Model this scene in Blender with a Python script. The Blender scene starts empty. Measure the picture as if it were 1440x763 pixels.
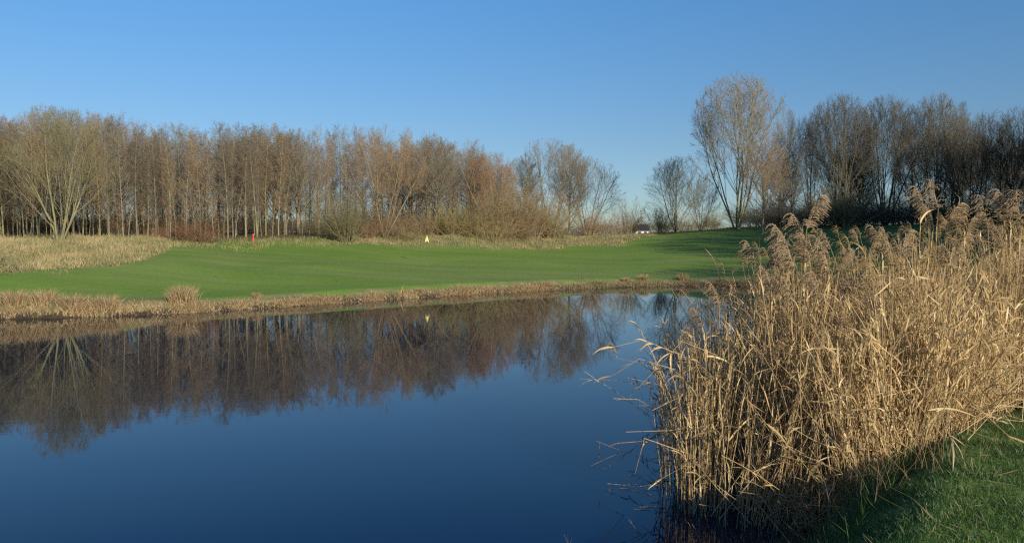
import bpy, math
import numpy as np
from mathutils import Matrix

SC = bpy.context.scene
COL = SC.collection
RNG = np.random.default_rng(7)
F = 1109.0; CAMZ = 2.8; VH = 338.0     # focal length in photo pixels, eye height over the water, horizon row
PI = math.pi

# ------------------------------------------------------------------ helpers
def tag(o, label=None, cat=None, group=None, kind=None):
    if label: o['label'] = label
    if cat: o['category'] = cat
    if group: o['group'] = group
    if kind: o['kind'] = kind
    return o

def empty(name, loc=(0, 0, 0)):
    o = bpy.data.objects.new(name, None); COL.objects.link(o); o.location = loc
    o.empty_display_size = .3
    return o

def mesh_np(name, V, quads=None, tris=None, mats=(), smooth=True, attrs=None, fmat=None):
    me = bpy.data.meshes.new(name)
    V = np.asarray(V, np.float32)
    me.vertices.add(len(V)); me.vertices.foreach_set('co', V.ravel())
    q = np.zeros((0, 4), np.int32) if quads is None else np.asarray(quads, np.int32)
    t = np.zeros((0, 3), np.int32) if tris is None else np.asarray(tris, np.int32)
    li = np.concatenate([q.ravel(), t.ravel()])
    me.loops.add(len(li)); me.loops.foreach_set('vertex_index', li)
    n = len(q) + len(t)
    me.polygons.add(n)
    ls = np.concatenate([np.arange(len(q)) * 4, len(q) * 4 + np.arange(len(t)) * 3]).astype(np.int32)
    me.polygons.foreach_set('loop_start', ls)
    me.polygons.foreach_set('use_smooth', np.full(n, smooth, bool))
    if fmat is not None: me.polygons.foreach_set('material_index', np.asarray(fmat, np.int32))
    for m in mats: me.materials.append(m)
    if attrs:
        for k, v in attrs.items():
            a = me.attributes.new(k, 'FLOAT', 'POINT'); a.data.foreach_set('value', np.asarray(v, np.float32))
    me.update(calc_edges=True); me.validate()
    return me

def link(name, me, parent=None, loc=None):
    o = bpy.data.objects.new(name, me); COL.objects.link(o)
    if parent is not None: o.parent = parent
    if loc is not None: o.location = loc
    return o

def norm(a): return a / np.maximum(np.linalg.norm(a, axis=-1, keepdims=True), 1e-9)

def basis(T):
    ref = np.where(np.abs(T[..., 2:3]) > .9, np.array([1., 0, 0]), np.array([0, 0, 1.]))
    U = norm(np.cross(T, ref)); W = np.cross(T, U)
    return U, W

class Geo:
    def __init__(s): s.V = []; s.Q = []; s.T = []; s.n = 0; s.A = []
    def add(s, V, Q=None, T=None, a=0.):
        V = V.reshape(-1, 3)
        if Q is not None and len(Q): s.Q.append(Q + s.n)
        if T is not None and len(T): s.T.append(T + s.n)
        s.V.append(V); s.A.append(np.broadcast_to(np.asarray(a, float), (len(V),)).copy() if np.ndim(a) <= 1 else np.asarray(a).ravel())
        s.n += len(V)
    def tubes(s, P, R, k=3, a=0.):
        """P (N,M,3) polylines, R (N,M) radii"""
        N, M, _ = P.shape
        T = np.empty_like(P); T[:, 1:-1] = P[:, 2:] - P[:, :-2]; T[:, 0] = P[:, 1] - P[:, 0]; T[:, -1] = P[:, -1] - P[:, -2]
        T = norm(T); U, W = basis(T[:, :1].repeat(M, 1))
        U = norm(U - T * (U * T).sum(-1, keepdims=True)); W = np.cross(T, U)
        an = np.arange(k) * 2 * PI / k
        V = P[:, :, None] + R[:, :, None, None] * (np.cos(an)[None, None, :, None] * U[:, :, None] + np.sin(an)[None, None, :, None] * W[:, :, None])
        base = (np.arange(N) * M * k)[:, None, None]
        m = np.arange(M - 1)[None, :, None] * k; j = np.arange(k)[None, None, :]; j2 = (j + 1) % k
        Q = np.stack([base + m + j, base + m + j2, base + m + k + j2, base + m + k + j], -1).reshape(-1, 4)
        aa = np.asarray(a, float)
        if aa.ndim == 1 and len(aa) == N: aa = np.repeat(aa, M * k)
        s.add(V, Q, None, aa)
    def spikes(s, B, D, r, a=0.):
        """three-sided needles from B along D (N,3)"""
        N = len(B); U, W = basis(norm(D)); r = np.broadcast_to(np.asarray(r, float), (N,))[:, None]
        V = np.stack([B + U * r, B - U * .5 * r + W * .87 * r, B - U * .5 * r - W * .87 * r, B + D], 1)
        b = (np.arange(N) * 4)[:, None, None]
        T = (b + np.array([[0, 1, 3], [1, 2, 3], [2, 0, 3]])[None]).reshape(-1, 3)
        aa = np.asarray(a, float)
        if aa.ndim == 1 and len(aa) == N: aa = np.repeat(aa, 4)
        s.add(V, None, T, aa)
    def ribbons(s, P, Wd, side, a=0.):
        """P (N,M,3), Wd (N,M) half widths, side (N,3) or (N,M,3)"""
        N, M, _ = P.shape
        if side.ndim == 2: side = side[:, None].repeat(M, 1)
        V = np.stack([P - side * Wd[..., None], P + side * Wd[..., None]], 2)
        b = (np.arange(N) * M * 2)[:, None]; m = (np.arange(M - 1) * 2)[None]
        Q = np.stack([b + m, b + m + 1, b + m + 3, b + m + 2], -1).reshape(-1, 4)
        aa = np.asarray(a, float)
        if aa.ndim == 1 and len(aa) == N: aa = np.repeat(aa, M * 2)
        s.add(V, Q, None, aa)
    def mesh(s, name, mats, smooth=True, fmat=None):
        V = np.concatenate(s.V)
        return mesh_np(name, V, np.concatenate(s.Q) if s.Q else None, np.concatenate(s.T) if s.T else None, mats, smooth,
                       {'v': np.concatenate(s.A)}, fmat)

# ------------------------------------------------------------------ materials
def new_mat(name):
    m = bpy.data.materials.new(name); m.use_nodes = True
    nt = m.node_tree; b = nt.nodes['Principled BSDF']
    return m, nt, b

def noise(nt, scale, detail=4, rough=.55, vec=None):
    n = nt.nodes.new('ShaderNodeTexNoise'); n.inputs['Scale'].default_value = scale
    n.inputs['Detail'].default_value = detail; n.inputs['Roughness'].default_value = rough
    if vec is not None: nt.links.new(vec, n.inputs['Vector'])
    return n.outputs['Fac']

def ramp(nt, fac, stops):
    r = nt.nodes.new('ShaderNodeValToRGB'); e = r.color_ramp.elements
    while len(e) < len(stops): e.new(.5)
    for i, (p, c) in enumerate(stops):
        e[i].position = p; e[i].color = (*c, 1) if len(c) == 3 else c
    nt.links.new(fac, r.inputs[0]); return r.outputs[0]

def mix(nt, fac, a, b, mode='MIX'):
    m = nt.nodes.new('ShaderNodeMix'); m.data_type = 'RGBA'; m.blend_type = mode
    if isinstance(fac, (int, float)): m.inputs[0].default_value = fac
    else: nt.links.new(fac, m.inputs[0])
    for s, v in ((6, a), (7, b)):
        if isinstance(v, (tuple, list)): m.inputs[s].default_value = (*v, 1)
        else: nt.links.new(v, m.inputs[s])
    return m.outputs[2]

def math_(nt, op, a, b=None, clamp=False):
    m = nt.nodes.new('ShaderNodeMath'); m.operation = op; m.use_clamp = clamp
    for i, v in enumerate((a, b)):
        if v is None: continue
        if isinstance(v, (int, float)): m.inputs[i].default_value = v
        else: nt.links.new(v, m.inputs[i])
    return m.outputs[0]

def attr(nt, name):
    a = nt.nodes.new('ShaderNodeAttribute'); a.attribute_name = name; return a.outputs['Fac']

def coord(nt, scale=None):
    g = nt.nodes.new('ShaderNodeNewGeometry')
    if scale is None: return g.outputs['Position']
    m = nt.nodes.new('ShaderNodeMapping'); m.inputs['Scale'].default_value = scale
    nt.links.new(g.outputs['Position'], m.inputs[0]); return m.outputs[0]

def bark_mat(name, c1, c2, c3=None, rnd=.35):
    """bark or twig: two tones by noise, lichen third tone, slightly different for every tree"""
    m, nt, b = new_mat(name)
    p = coord(nt)
    c = ramp(nt, noise(nt, 3.5, 5, .6, p), [(.35, c1), (.65, c2)])
    if c3: c = mix(nt, ramp(nt, noise(nt, 1.1, 4, .6, p), [(.45, (0, 0, 0)), (.62, (1, 1, 1))]), c, c3)
    oi = nt.nodes.new('ShaderNodeObjectInfo')
    f = math_(nt, 'MULTIPLY', oi.outputs['Random'], rnd)
    f = math_(nt, 'ADD', f, 1 - rnd * .5)
    hs = nt.nodes.new('ShaderNodeHueSaturation'); nt.links.new(c, hs.inputs['Color']); nt.links.new(f, hs.inputs['Value'])
    hs.inputs['Saturation'].default_value = 1.0
    nt.links.new(hs.outputs[0], b.inputs['Base Color'])
    b.inputs['Roughness'].default_value = .85; b.inputs['Specular IOR Level'].default_value = .2
    return m

M = {}
M['bark_grey'] = bark_mat('bark_grey', (.14, .12, .085), (.22, .19, .14), (.19, .18, .10))
M['bark_olive'] = bark_mat('bark_olive', (.15, .135, .075), (.25, .225, .125), (.22, .21, .095))
M['bark_brown'] = bark_mat('bark_brown', (.15, .11, .07), (.23, .175, .11), (.21, .18, .10))
M['bark_dark'] = bark_mat('bark_dark', (.07, .06, .045), (.13, .11, .08), (.12, .12, .06))
M['twig_purple'] = bark_mat('twig_purple', (.135, .105, .075), (.19, .145, .10), (.19, .16, .09))
M['twig_olive'] = bark_mat('twig_olive', (.14, .12, .065), (.21, .18, .095), (.18, .165, .075))
M['twig_brown'] = bark_mat('twig_brown', (.21, .135, .075), (.30, .205, .11), (.26, .20, .11))
M['twig_red'] = bark_mat('twig_red', (.20, .11, .06), (.28, .155, .08), (.24, .16, .09))
M['twig_grey'] = bark_mat('twig_grey', (.16, .13, .095), (.24, .20, .145), (.22, .19, .11))
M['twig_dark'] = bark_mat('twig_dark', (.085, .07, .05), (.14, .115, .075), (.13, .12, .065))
M['twig_shrub'] = bark_mat('twig_shrub', (.20, .155, .07), (.28, .22, .10), (.25, .215, .085))
M['dead_leaf'] = bark_mat('dead_leaf', (.15, .08, .045), (.24, .125, .07), (.20, .13, .065))
M['twig_slate'] = bark_mat('twig_slate', (.085, .072, .055), (.14, .12, .09), (.13, .12, .065))
M['ivy'] = bark_mat('ivy', (.03, .045, .02), (.05, .07, .03), (.07, .06, .03))

def straw_mat(name, stops, trans=.25, darkbase=None):
    m, nt, b = new_mat(name)
    c = ramp(nt, attr(nt, 'v'), stops)
    c = mix(nt, .35, c, ramp(nt, noise(nt, 9, 3, .6, coord(nt)), [(.3, (.30, .19, .09)), (.7, (.66, .53, .30))]))
    nt.links.new(c, b.inputs['Base Color'])
    b.inputs['Roughness'].default_value = .6; b.inputs['Specular IOR Level'].default_value = .3
    if trans:
        tr = nt.nodes.new('ShaderNodeBsdfTranslucent'); nt.links.new(c, tr.inputs[0])
        ms = nt.nodes.new('ShaderNodeMixShader'); ms.inputs[0].default_value = trans
        out = nt.nodes['Material Output']
        nt.links.new(b.outputs[0], ms.inputs[1]); nt.links.new(tr.outputs[0], ms.inputs[2]); nt.links.new(ms.outputs[0], out.inputs[0])
    return m
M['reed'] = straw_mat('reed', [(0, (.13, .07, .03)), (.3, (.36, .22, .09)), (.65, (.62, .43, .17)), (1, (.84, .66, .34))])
M['plume'] = straw_mat('plume', [(0, (.36, .24, .14)), (.5, (.54, .40, .25)), (1, (.70, .56, .38))], .35)
M['rough'] = straw_mat('rough', [(0, (.06, .10, .022)), (.3, (.12, .15, .04)), (.6, (.24, .215, .08)), (1, (.40, .325, .15))], .2)
M['bankgrass'] = straw_mat('bankgrass', [(0, (.06, .09, .025)), (.2, (.12, .10, .04)), (.45, (.22, .14, .065)), (.7, (.32, .22, .10)), (1, (.45, .34, .17))], .2)

def lawn_blade_mat():
    m, nt, b = new_mat('lawn_blade')
    c = ramp(nt, attr(nt, 'v'), [(0, (.022, .06, .012)), (.6, (.062, .135, .022)), (.93, (.12, .19, .045)), (1, (.40, .32, .14))])
    nt.links.new(c, b.inputs['Base Color']); b.inputs['Roughness'].default_value = .5
    tr = nt.nodes.new('ShaderNodeBsdfTranslucent'); nt.links.new(c, tr.inputs[0])
    ms = nt.nodes.new('ShaderNodeMixShader'); ms.inputs[0].default_value = .3
    nt.links.new(b.outputs[0], ms.inputs[1]); nt.links.new(tr.outputs[0], ms.inputs[2]); nt.links.new(ms.outputs[0], nt.nodes['Material Output'].inputs[0])
    return m
M['lawn_blade'] = lawn_blade_mat()

def ground_mat():
    m, nt, b = new_mat('ground')
    p = coord(nt)
    g1 = ramp(nt, noise(nt, .16, 5, .6, p), [(.3, (.10, .185, .018)), (.7, (.165, .25, .038))])
    g2 = ramp(nt, noise(nt, 3.0, 6, .7, p), [(.3, (.10, .18, .020)), (.7, (.17, .255, .042))])
    green = mix(nt, .5, g1, g2)
    # mowing bands and worn yellowish streaks of the putting surface
    band = ramp(nt, noise(nt, 1.0, 3, .5, coord(nt, (.035, .22, 1))), [(.42, (0, 0, 0)), (.6, (1, 1, 1))])
    green = mix(nt, math_(nt, 'MULTIPLY', band, .4), green, (.21, .25, .075))
    band2 = ramp(nt, noise(nt, 1.0, 4, .55, coord(nt, (.05, .7, 1))), [(.44, (0, 0, 0)), (.56, (1, 1, 1))])
    green = mix(nt, math_(nt, 'MULTIPLY', band2, .2), green, (.065, .125, .02))
    green = mix(nt, math_(nt, 'MULTIPLY', ramp(nt, noise(nt, .45, 7, .7, p), [(.5, (0, 0, 0)), (.68, (1, 1, 1))]), .45), green, (.19, .20, .06))
    straw = ramp(nt, noise(nt, 1.1, 8, .75, p), [(.3, (.08, .12, .03)), (.5, (.20, .18, .075)), (.72, (.34, .27, .13))])
    edge = math_(nt, 'ADD', attr(nt, 'rough'), math_(nt, 'MULTIPLY', math_(nt, 'SUBTRACT', noise(nt, .9, 5, .7, p), .5), 1.1))
    rf = ramp(nt, edge, [(.38, (0, 0, 0)), (.62, (1, 1, 1))])
    c = mix(nt, rf, green, straw)
    mud = ramp(nt, noise(nt, 6, 5, .7, p), [(.3, (.025, .019, .012)), (.7, (.06, .043, .026))])
    c = mix(nt, attr(nt, 'mud'), c, mud)
    litter = ramp(nt, noise(nt, 5, 6, .75, p), [(.3, (.06, .045, .022)), (.55, (.13, .09, .045)), (.75, (.20, .12, .06))])
    c = mix(nt, attr(nt, 'litter'), c, litter)
    sand = ramp(nt, noise(nt, 8, 4, .6, p), [(.3, (.20, .14, .08)), (.7, (.29, .21, .12))])
    c = mix(nt, attr(nt, 'sand'), c, sand)
    nt.links.new(c, b.inputs['Base Color']); b.inputs['Roughness'].default_value = .9; b.inputs['Specular IOR Level'].default_value = .15
    bp = nt.nodes.new('ShaderNodeBump'); bp.inputs['Strength'].default_value = .6; bp.inputs['Distance'].default_value = .070
    nt.links.new(noise(nt, 5, 6, .75, p), bp.inputs['Height']); nt.links.new(bp.outputs[0], b.inputs['Normal'])
    return m
M['ground'] = ground_mat()

def water_mat():
    m, nt, b = new_mat('pond_water')
    b.inputs['Base Color'].default_value = (.001, .010, .026, 1)
    b.inputs['Specular Tint'].default_value = (.46, .88, 1.0, 1); b.inputs['Roughness'].default_value = .012; b.inputs['IOR'].default_value = 1.333
    bp = nt.nodes.new('ShaderNodeBump'); bp.inputs['Strength'].default_value = 1.0; bp.inputs['Distance'].default_value = .0011
    n1 = noise(nt, 1.0, 3, .5, coord(nt, (.7, 1.3, 1)))
    n2 = noise(nt, 1.0, 2, .5, coord(nt, (3.5, 6.5, 1)))
    h = math_(nt, 'ADD', n1, math_(nt, 'MULTIPLY', n2, .22))
    nt.links.new(h, bp.inputs['Height']); nt.links.new(bp.outputs[0], b.inputs['Normal'])
    return m
M['water'] = water_mat()

def flat_mat(name, c, rough=.5, metal=0., var=.15):
    m, nt, b = new_mat(name)
    c2 = tuple(x * (1 - var * 2) for x in c)
    nt.links.new(ramp(nt, noise(nt, 12, 4, .6, coord(nt)), [(.3, c2), (.7, c)]), b.inputs['Base Color'])
    b.inputs['Roughness'].default_value = rough; b.inputs['Metallic'].default_value = metal
    return m
M['flag'] = flat_mat('flag_cloth', (.85, .72, .26), .7)
M['pole'] = flat_mat('flag_pole', (.10, .10, .09), .4)
M['red_paint'] = flat_mat('red_paint', (.72, .035, .05), .45)
M['orange_paint'] = flat_mat('orange_paint', (.75, .17, .07), .5)
M['white_wall'] = flat_mat('white_wall', (.55, .53, .49), .7, 0, .06)
M['roof_tile'] = flat_mat('roof_tile', (.03, .026, .026), .8)
M['dark_glass'] = flat_mat('dark_glass', (.05, .06, .07), .1)

# ------------------------------------------------------------------ terrain
SHORE = np.array([(-30, 5), (-12, 2.4), (-4, 2.8), (0, 4.2), (1.3, 5.7), (2.3, 7.1), (3.2, 8.3), (4.5, 9.3), (7, 11.3), (10, 13.5), (13.5, 18), (18, 26), (21.5, 34), (22, 41),
                  (18.5, 46.5), (12.2, 48.6), (7.8, 47.8), (3.2, 45.0), (-.8, 42.0), (-4.2, 38.8), (-8.4, 34.5), (-11.1, 31.7), (-13.9, 29.6), (-18.2, 28.0),
                  (-26, 25), (-38, 20), (-44, 13), (-40, 7)], float)
def catmull(P, n=6):
    out = []
    N = len(P)
    for i in range(N):
        p0, p1, p2, p3 = P[i - 1], P[i], P[(i + 1) % N], P[(i + 2) % N]
        for k in range(n):
            t = k / n
            out.append(.5 * ((2 * p1) + (-p0 + p2) * t + (2 * p0 - 5 * p1 + 4 * p2 - p3) * t * t + (-p0 + 3 * p1 - 3 * p2 + p3) * t ** 3))
    return np.array(out)
SH = catmull(SHORE)

def poly_sd(x, y, P):
    """signed distance, positive outside"""
    shp = x.shape; x = x.ravel(); y = y.ravel()
    d = np.full(x.shape, 1e9); ins = np.zeros(x.shape, bool)
    for i in range(len(P)):
        a = P[i]; b = P[(i + 1) % len(P)]; e = b - a
        t = np.clip(((x - a[0]) * e[0] + (y - a[1]) * e[1]) / (e @ e), 0, 1)
        dd = np.hypot(x - a[0] - t * e[0], y - a[1] - t * e[1]); d = np.minimum(d, dd)
        c = (a[1] > y) != (b[1] > y)
        if e[1] != 0: ins ^= c & (x < a[0] + (y - a[1]) / e[1] * e[0])
    return np.where(ins, -d, d).reshape(shp)

def img(u, v, d): return ((u - 720) / F * d, d, CAMZ - (v - VH) / F * d)
CP = [img(*t) for t in [
    (-60, 340, 54), (0, 340, 56), (100, 337, 56), (200, 339, 58), (300, 340, 60), (356, 337.5, 63), (430, 334, 68), (480, 333, 72), (560, 331, 76), (640, 333, 76), (700, 331, 84), (780, 331, 92), (860, 332, 96),
    (900, 331, 100), (950, 326, 102), (1030, 319, 90), (1100, 322, 86), (1200, 318, 86), (1300, 316, 86), (1440, 315, 86),
    (100, 343, 50), (60, 352, 46), (100, 362, 43), (100, 385, 37), (0, 388, 35), (0, 352, 45), (200, 372, 41), (200, 350, 50), (280, 349, 54), (250, 362, 46), (-60, 360, 44), (-60, 395, 34),
    (150, 410, 33.5), (330, 408, 36), (330, 375, 46), (330, 354, 55), (450, 400, 39), (450, 372, 48), (450, 350, 61), (600, 395, 43), (600, 371.5, 57.6), (600, 352, 69),
    (750, 390, 48), (750, 366, 62), (750, 350, 78), (870, 388, 52), (880, 366, 68), (880, 347, 85), (1000, 388, 53), (1000, 362, 66), (1000, 342, 78), (1100, 375, 54), (1100, 352, 66), (1100, 336, 77),
    (1250, 362, 56), (1250, 336, 72), (1400, 342, 62), (20, 418, 31), (560, 341, 73), (660, 338, 76)]]
CP += [(0, 0, 1.1), (5, 3, 1.1), (3, 5.5, 1.03), (4.05, 6.8, 1.03), (2.2, 5, 1.02), (7, 8, 1.15), (-10, 0, 1.2), (10, 5, 1.3), (20, 15, 1.5), (30, 30, 1.8), (-30, 0, 1.3), (0, -15, 1.4), (-45, 38, 2.0), (-60, 60, 3.0),
       (50, 20, 2), (70, 60, 4), (0, 130, 3.2), (-60, 120, 3), (60, 130, 4.4), (-150, 150, 3), (200, 200, 5), (150, 0, 2), (-150, -50, 2), (0, -150, 2), (150, -100, 2), (0, 250, 2.6)]
CP = np.array(CP, float)
def _rbf_fit():
    X = CP[:, :2]; r = np.hypot(*(X[:, None] - X[None]).transpose(2, 0, 1))
    K = r.copy(); n = len(X)
    A = np.zeros((n + 3, n + 3)); A[:n, :n] = K - .0 * np.eye(n); A[:n, n] = 1; A[:n, n + 1:] = X; A[n, :n] = 1; A[n + 1:, :n] = X.T
    return np.linalg.solve(A, np.concatenate([CP[:, 2], [0, 0, 0]]))
RB = _rbf_fit()
def fnoise(x, y, s, seed=0):
    r = np.random.default_rng(seed + 100); o = 0
    for k in range(7):
        a = r.uniform(0, 2 * PI); f = s * r.uniform(.6, 1.8); o = o + np.sin((x * math.cos(a) + y * math.sin(a)) * f + r.uniform(0, 6.3) + 1.2 * np.sin((x * math.sin(a) - y * math.cos(a)) * f * .7))
    return o / 7
def sstep(a, b, x): t = np.clip((x - a) / (b - a), 0, 1); return t * t * (3 - 2 * t)

def near_mask(x, y):   # 1 on the camera's side of the pond
    return 1 - sstep(11, 17, y)
def rough_mask(x, y, sd):
    u = 720 + F * x / np.maximum(y, 1); z = 0
    r = np.zeros_like(x)
    # left mound of dry grass
    m = sstep(-1.2, 1.6, y - np.interp(u, [-100, 0, 100, 170, 215, 260], [35, 35.8, 37.6, 40.5, 45, 56]) + fnoise(x, y, 1.3, 3) * 1.6) * sstep(262, 205, u + fnoise(x, y, .6, 4) * 45)
    r = np.maximum(r, m)
    # half rough strip beyond the mown grass in front of the trees
    yb = np.interp(u, [0, 250, 350, 450, 520, 600, 700, 800, 870, 950, 1050], [44, 52, 56, 63, 68, 69.5, 73, 80, 86, 97, 110])
    s = sstep(-1.5, 1.5, y - yb + fnoise(x, y, .35, 5) * 3)
    s = s * np.interp(u, [200, 260, 330, 450, 520, 600, 900, 960, 1000], [.6, .42, .34, .38, .72, .6, .6, .35, .1])
    r = np.maximum(r, s * (y < 140))
    # shore fringe of the far bank
    w = np.interp(u, [0, 100, 330, 600, 1000], [3.2, 2.2, 1.2, 1.0, 1.2])
    r = np.maximum(r, (1 - sstep(w * .5, w * 1.05, sd + fnoise(x, y, 1.2, 6) * .5)) * (y > 17))
    return r
def terrain(x, y, full=False):
    x = np.asarray(x, float); y = np.asarray(y, float)
    shp = x.shape; xf = x.ravel(); yf = y.ravel()
    R = np.hypot(xf, yf); k = np.minimum(1, 260 / np.maximum(R, 1e-6)); xr = xf * k; yr = yf * k
    h = RB[-3] + RB[-2] * xr + RB[-1] * yr
    for i in range(len(CP)): h = h + RB[i] * np.hypot(xr - CP[i, 0], yr - CP[i, 1])
    h = h * (1 - sstep(150, 260, R)) + 2.4 * sstep(150, 260, R)
    sd = poly_sd(xf, yf, SH)
    nm = near_mask(xf, yf)
    sdn = sd + fnoise(xf, yf, 1.6, 1) * (.25 * (1 - nm) + .08 * nm)
    w = nm * 1.6 + (1 - nm) * 1.3
    hh = np.maximum(h, .35)
    t = np.clip(sdn / w, 0, 1)
    prof = nm * (t * t * (3 - 2 * t)) + (1 - nm) * np.sqrt(t) * (1.0)
    z = np.where(sdn > 0, hh * prof + .0, -np.minimum(1.2, -sdn * .55))
    rough = rough_mask(xf, yf, sd)
    z = z + (sdn > 1) * (fnoise(xf, yf, .5, 8) * .05 + fnoise(xf, yf, 1.7, 9) * .14 * rough * (R > 20))
    z = z + sstep(12, 30, R) * 0
    if full: return z.reshape(shp), sd.reshape(shp), rough.reshape(shp), sdn.reshape(shp)
    return z.reshape(shp)
def gz(x, y): return float(terrain(np.array([x]), np.array([y]))[0])

def build_ground():
    a1 = np.radians(np.arange(-42, 42.01, .16)); a2 = np.radians(np.arange(44, 316.1, 2.5))
    ang = np.concatenate([a1, a2])
    rad = np.concatenate([np.arange(.8, 10, .12), np.arange(10, 26, .35), np.arange(26, 62, .25), np.arange(62, 130, .8), np.geomspace(130, 4500, 45)])
    A, Rr = np.meshgrid(ang, rad, indexing='ij'); X = Rr * np.sin(A); Y = Rr * np.cos(A)
    Z, sd, rough, sdn = terrain(X, Y, True)
    na, nr = A.shape
    i = np.arange(na)[:, None]; j = np.arange(nr - 1)[None]; i2 = (i + 1) % na
    Q = np.stack([i * nr + j, i * nr + j + 1, i2 * nr + j + 1, i2 * nr + j], -1).reshape(-1, 4)[:, ::-1]
    V = np.stack([X, Y, Z], -1).reshape(-1, 3)
    V = np.vstack([V, [[0, 0, gz(0, 0)]]])
    ii = np.arange(na); T = np.stack([np.full(na, na * nr), ii * nr, ((ii + 1) % na) * nr], -1)[:, ::-1]
    u = 720 + F * X / np.maximum(Y, 1)
    nm = near_mask(X, Y)
    mud = (1 - sstep(.05, .45, sdn)) * (1 - nm) + nm * (1 - sstep(.35, 1.05, sdn + fnoise(X, Y, 2.5, 12) * .4))
    yl = np.interp(u, [-200, 300, 430, 500, 600, 700, 800, 900, 1000, 1100, 1500], [57, 60, 66, 72, 77, 80, 90, 101, 96, 88, 88])
    litter = sstep(-1, 2.5, Y - yl + fnoise(X, Y, .5, 14) * 1.5) * (Y < 150) * (np.abs(u - 720) < 1500) * .9
    sand = (1 - sstep(.8, 1.1, np.hypot((X - 39.5) / 2.6, (Y - 66.0) / 2.0) + fnoise(X, Y, .8, 15) * .15))
    pad = lambda a: np.append(a.ravel(), 0)
    me = mesh_np('ground', V, Q, T, [M['ground']], True, {'rough': pad(rough), 'mud': pad(mud), 'litter': pad(litter), 'sand': pad(sand)})
    tag(link('ground', me), kind='structure')
build_ground()

def build_water():
    P = SH; c = P.mean(0); out = c + (P - c) * 1.0
    # pond sheet slightly wider than the shoreline, the rising bank cuts it
    T = np.roll(P, -1, 0) - np.roll(P, 1, 0); Nn = np.stack([T[:, 1], -T[:, 0]], -1); Nn = norm(Nn)
    s = np.sign(poly_sd(P[:1, 0] + Nn[:1, 0] * .3, P[:1, 1] + Nn[:1, 1] * .3, P))[0]
    out = P + Nn * s * .55
    me = bpy.data.meshes.new('pond_water'); me.from_pydata([(x, y, 0) for x, y in out], [], [tuple(range(len(out)))]); me.update()
    if me.polygons[0].normal.z < 0: me.flip_normals()
    me.materials.append(M['water'])
    tag(link('pond_water', me), kind='structure')
build_water()

# ------------------------------------------------------------------ trees
def kids(r, P, R, n, t0, t1, ang, L, P_out=5, gnarl=.15, trop=.0, rr=.55, tip=.25, prof=lambda t: 1 - .55 * t, rmin=0.0, env=None, fill=False):
    """children of N parent polylines -> (pts, radii); L scalar or (N,) length"""
    N, Mp, _ = P.shape
    idx = np.repeat(np.arange(N), n); k = np.tile(np.arange(n), N)
    t = t0 + (t1 - t0) * (k + r.uniform(0, 1, N * n)) / n
    s = t * (Mp - 1); i0 = np.minimum(s.astype(int), Mp - 2); f = (s - i0)[:, None]
    pos = P[idx, i0] * (1 - f) + P[idx, i0 + 1] * f
    T = norm(P[idx, i0 + 1] - P[idx, i0]); rad = R[idx, i0] * (1 - f[:, 0]) + R[idx, i0 + 1] * f[:, 0]
    U, W = basis(T); phi = k * 2.4 + r.uniform(-.5, .5, N * n) + np.repeat(r.uniform(0, 6.3, N), n)
    a = np.radians(r.uniform(ang[0], ang[1], N * n))[:, None]
    D = np.cos(a) * T + np.sin(a) * (np.cos(phi)[:, None] * U + np.sin(phi)[:, None] * W)
    LL = (np.broadcast_to(np.asarray(L, float), (N,))[idx]) * prof(t) * r.uniform(.65, 1.2, N * n)
    if env is not None:
        ez, rx, rz_ = env; sc = np.array([rx, rx, rz_]); q = (pos - np.array([0, 0, ez])) / sc; dd = norm(D + np.array([0, 0, trop * 1.5])) / sc
        A_ = (dd * dd).sum(1); B_ = (q * dd).sum(1); C_ = (q * q).sum(1) - 1; ds = (-B_ + np.sqrt(np.maximum(B_ * B_ - A_ * C_, 0))) / A_; ds = np.maximum(ds, .15)
        LL = ds * r.uniform(.72, 1.03, len(ds)) if fill else np.minimum(LL, ds * r.uniform(.8, 1.12, len(ds)))
    pts = [pos]; p = pos
    for m in range(P_out - 1):
        p = p + D * (LL / (P_out - 1))[:, None]; pts.append(p)
        D = norm(D + np.array([0, 0, trop]) + r.normal(0, gnarl, D.shape))
    pts = np.stack(pts, 1)
    r0 = np.maximum(rad * rr, rmin)
    RR = r0[:, None] * (1 - (1 - tip) * np.linspace(0, 1, P_out)[None])
    return pts, RR
def lens(P): return np.linalg.norm(np.diff(P, axis=1), axis=-1).sum(1)

def stems(r, n, H, spread, lean, rad, npt=8, gnarl=.05, trop=.05, hv=.25):
    """n stems from a common base rising to about H; lean = (min,max) degrees from vertical"""
    phi = np.arange(n) * 2.4 + r.uniform(-.4, .4, n)
    a = np.radians(r.uniform(*lean, n))[:, None]
    D = np.stack([np.cos(phi), np.sin(phi), phi * 0], -1) * np.sin(a) + np.array([0, 0, 1.]) * np.cos(a)
    p = np.stack([np.cos(phi), np.sin(phi), phi * 0], -1) * spread * np.sqrt(r.uniform(0.05, 1, n))[:, None]; p[:, 2] = -.15
    L = H / np.maximum(np.cos(a[:, 0] * .8), .45) * r.uniform(1 - hv, 1, n)
    pts = [p]
    for m in range(npt - 1):
        p = p + D * (L / (npt - 1))[:, None]; pts.append(p); D = norm(D + np.array([0, 0, trop]) + r.normal(0, gnarl, D.shape))
    P = np.stack(pts, 1); R = rad * r.uniform(.7, 1.1, n)[:, None] * (1 - .8 * np.linspace(0, 1, npt)[None])
    return P, R

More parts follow.
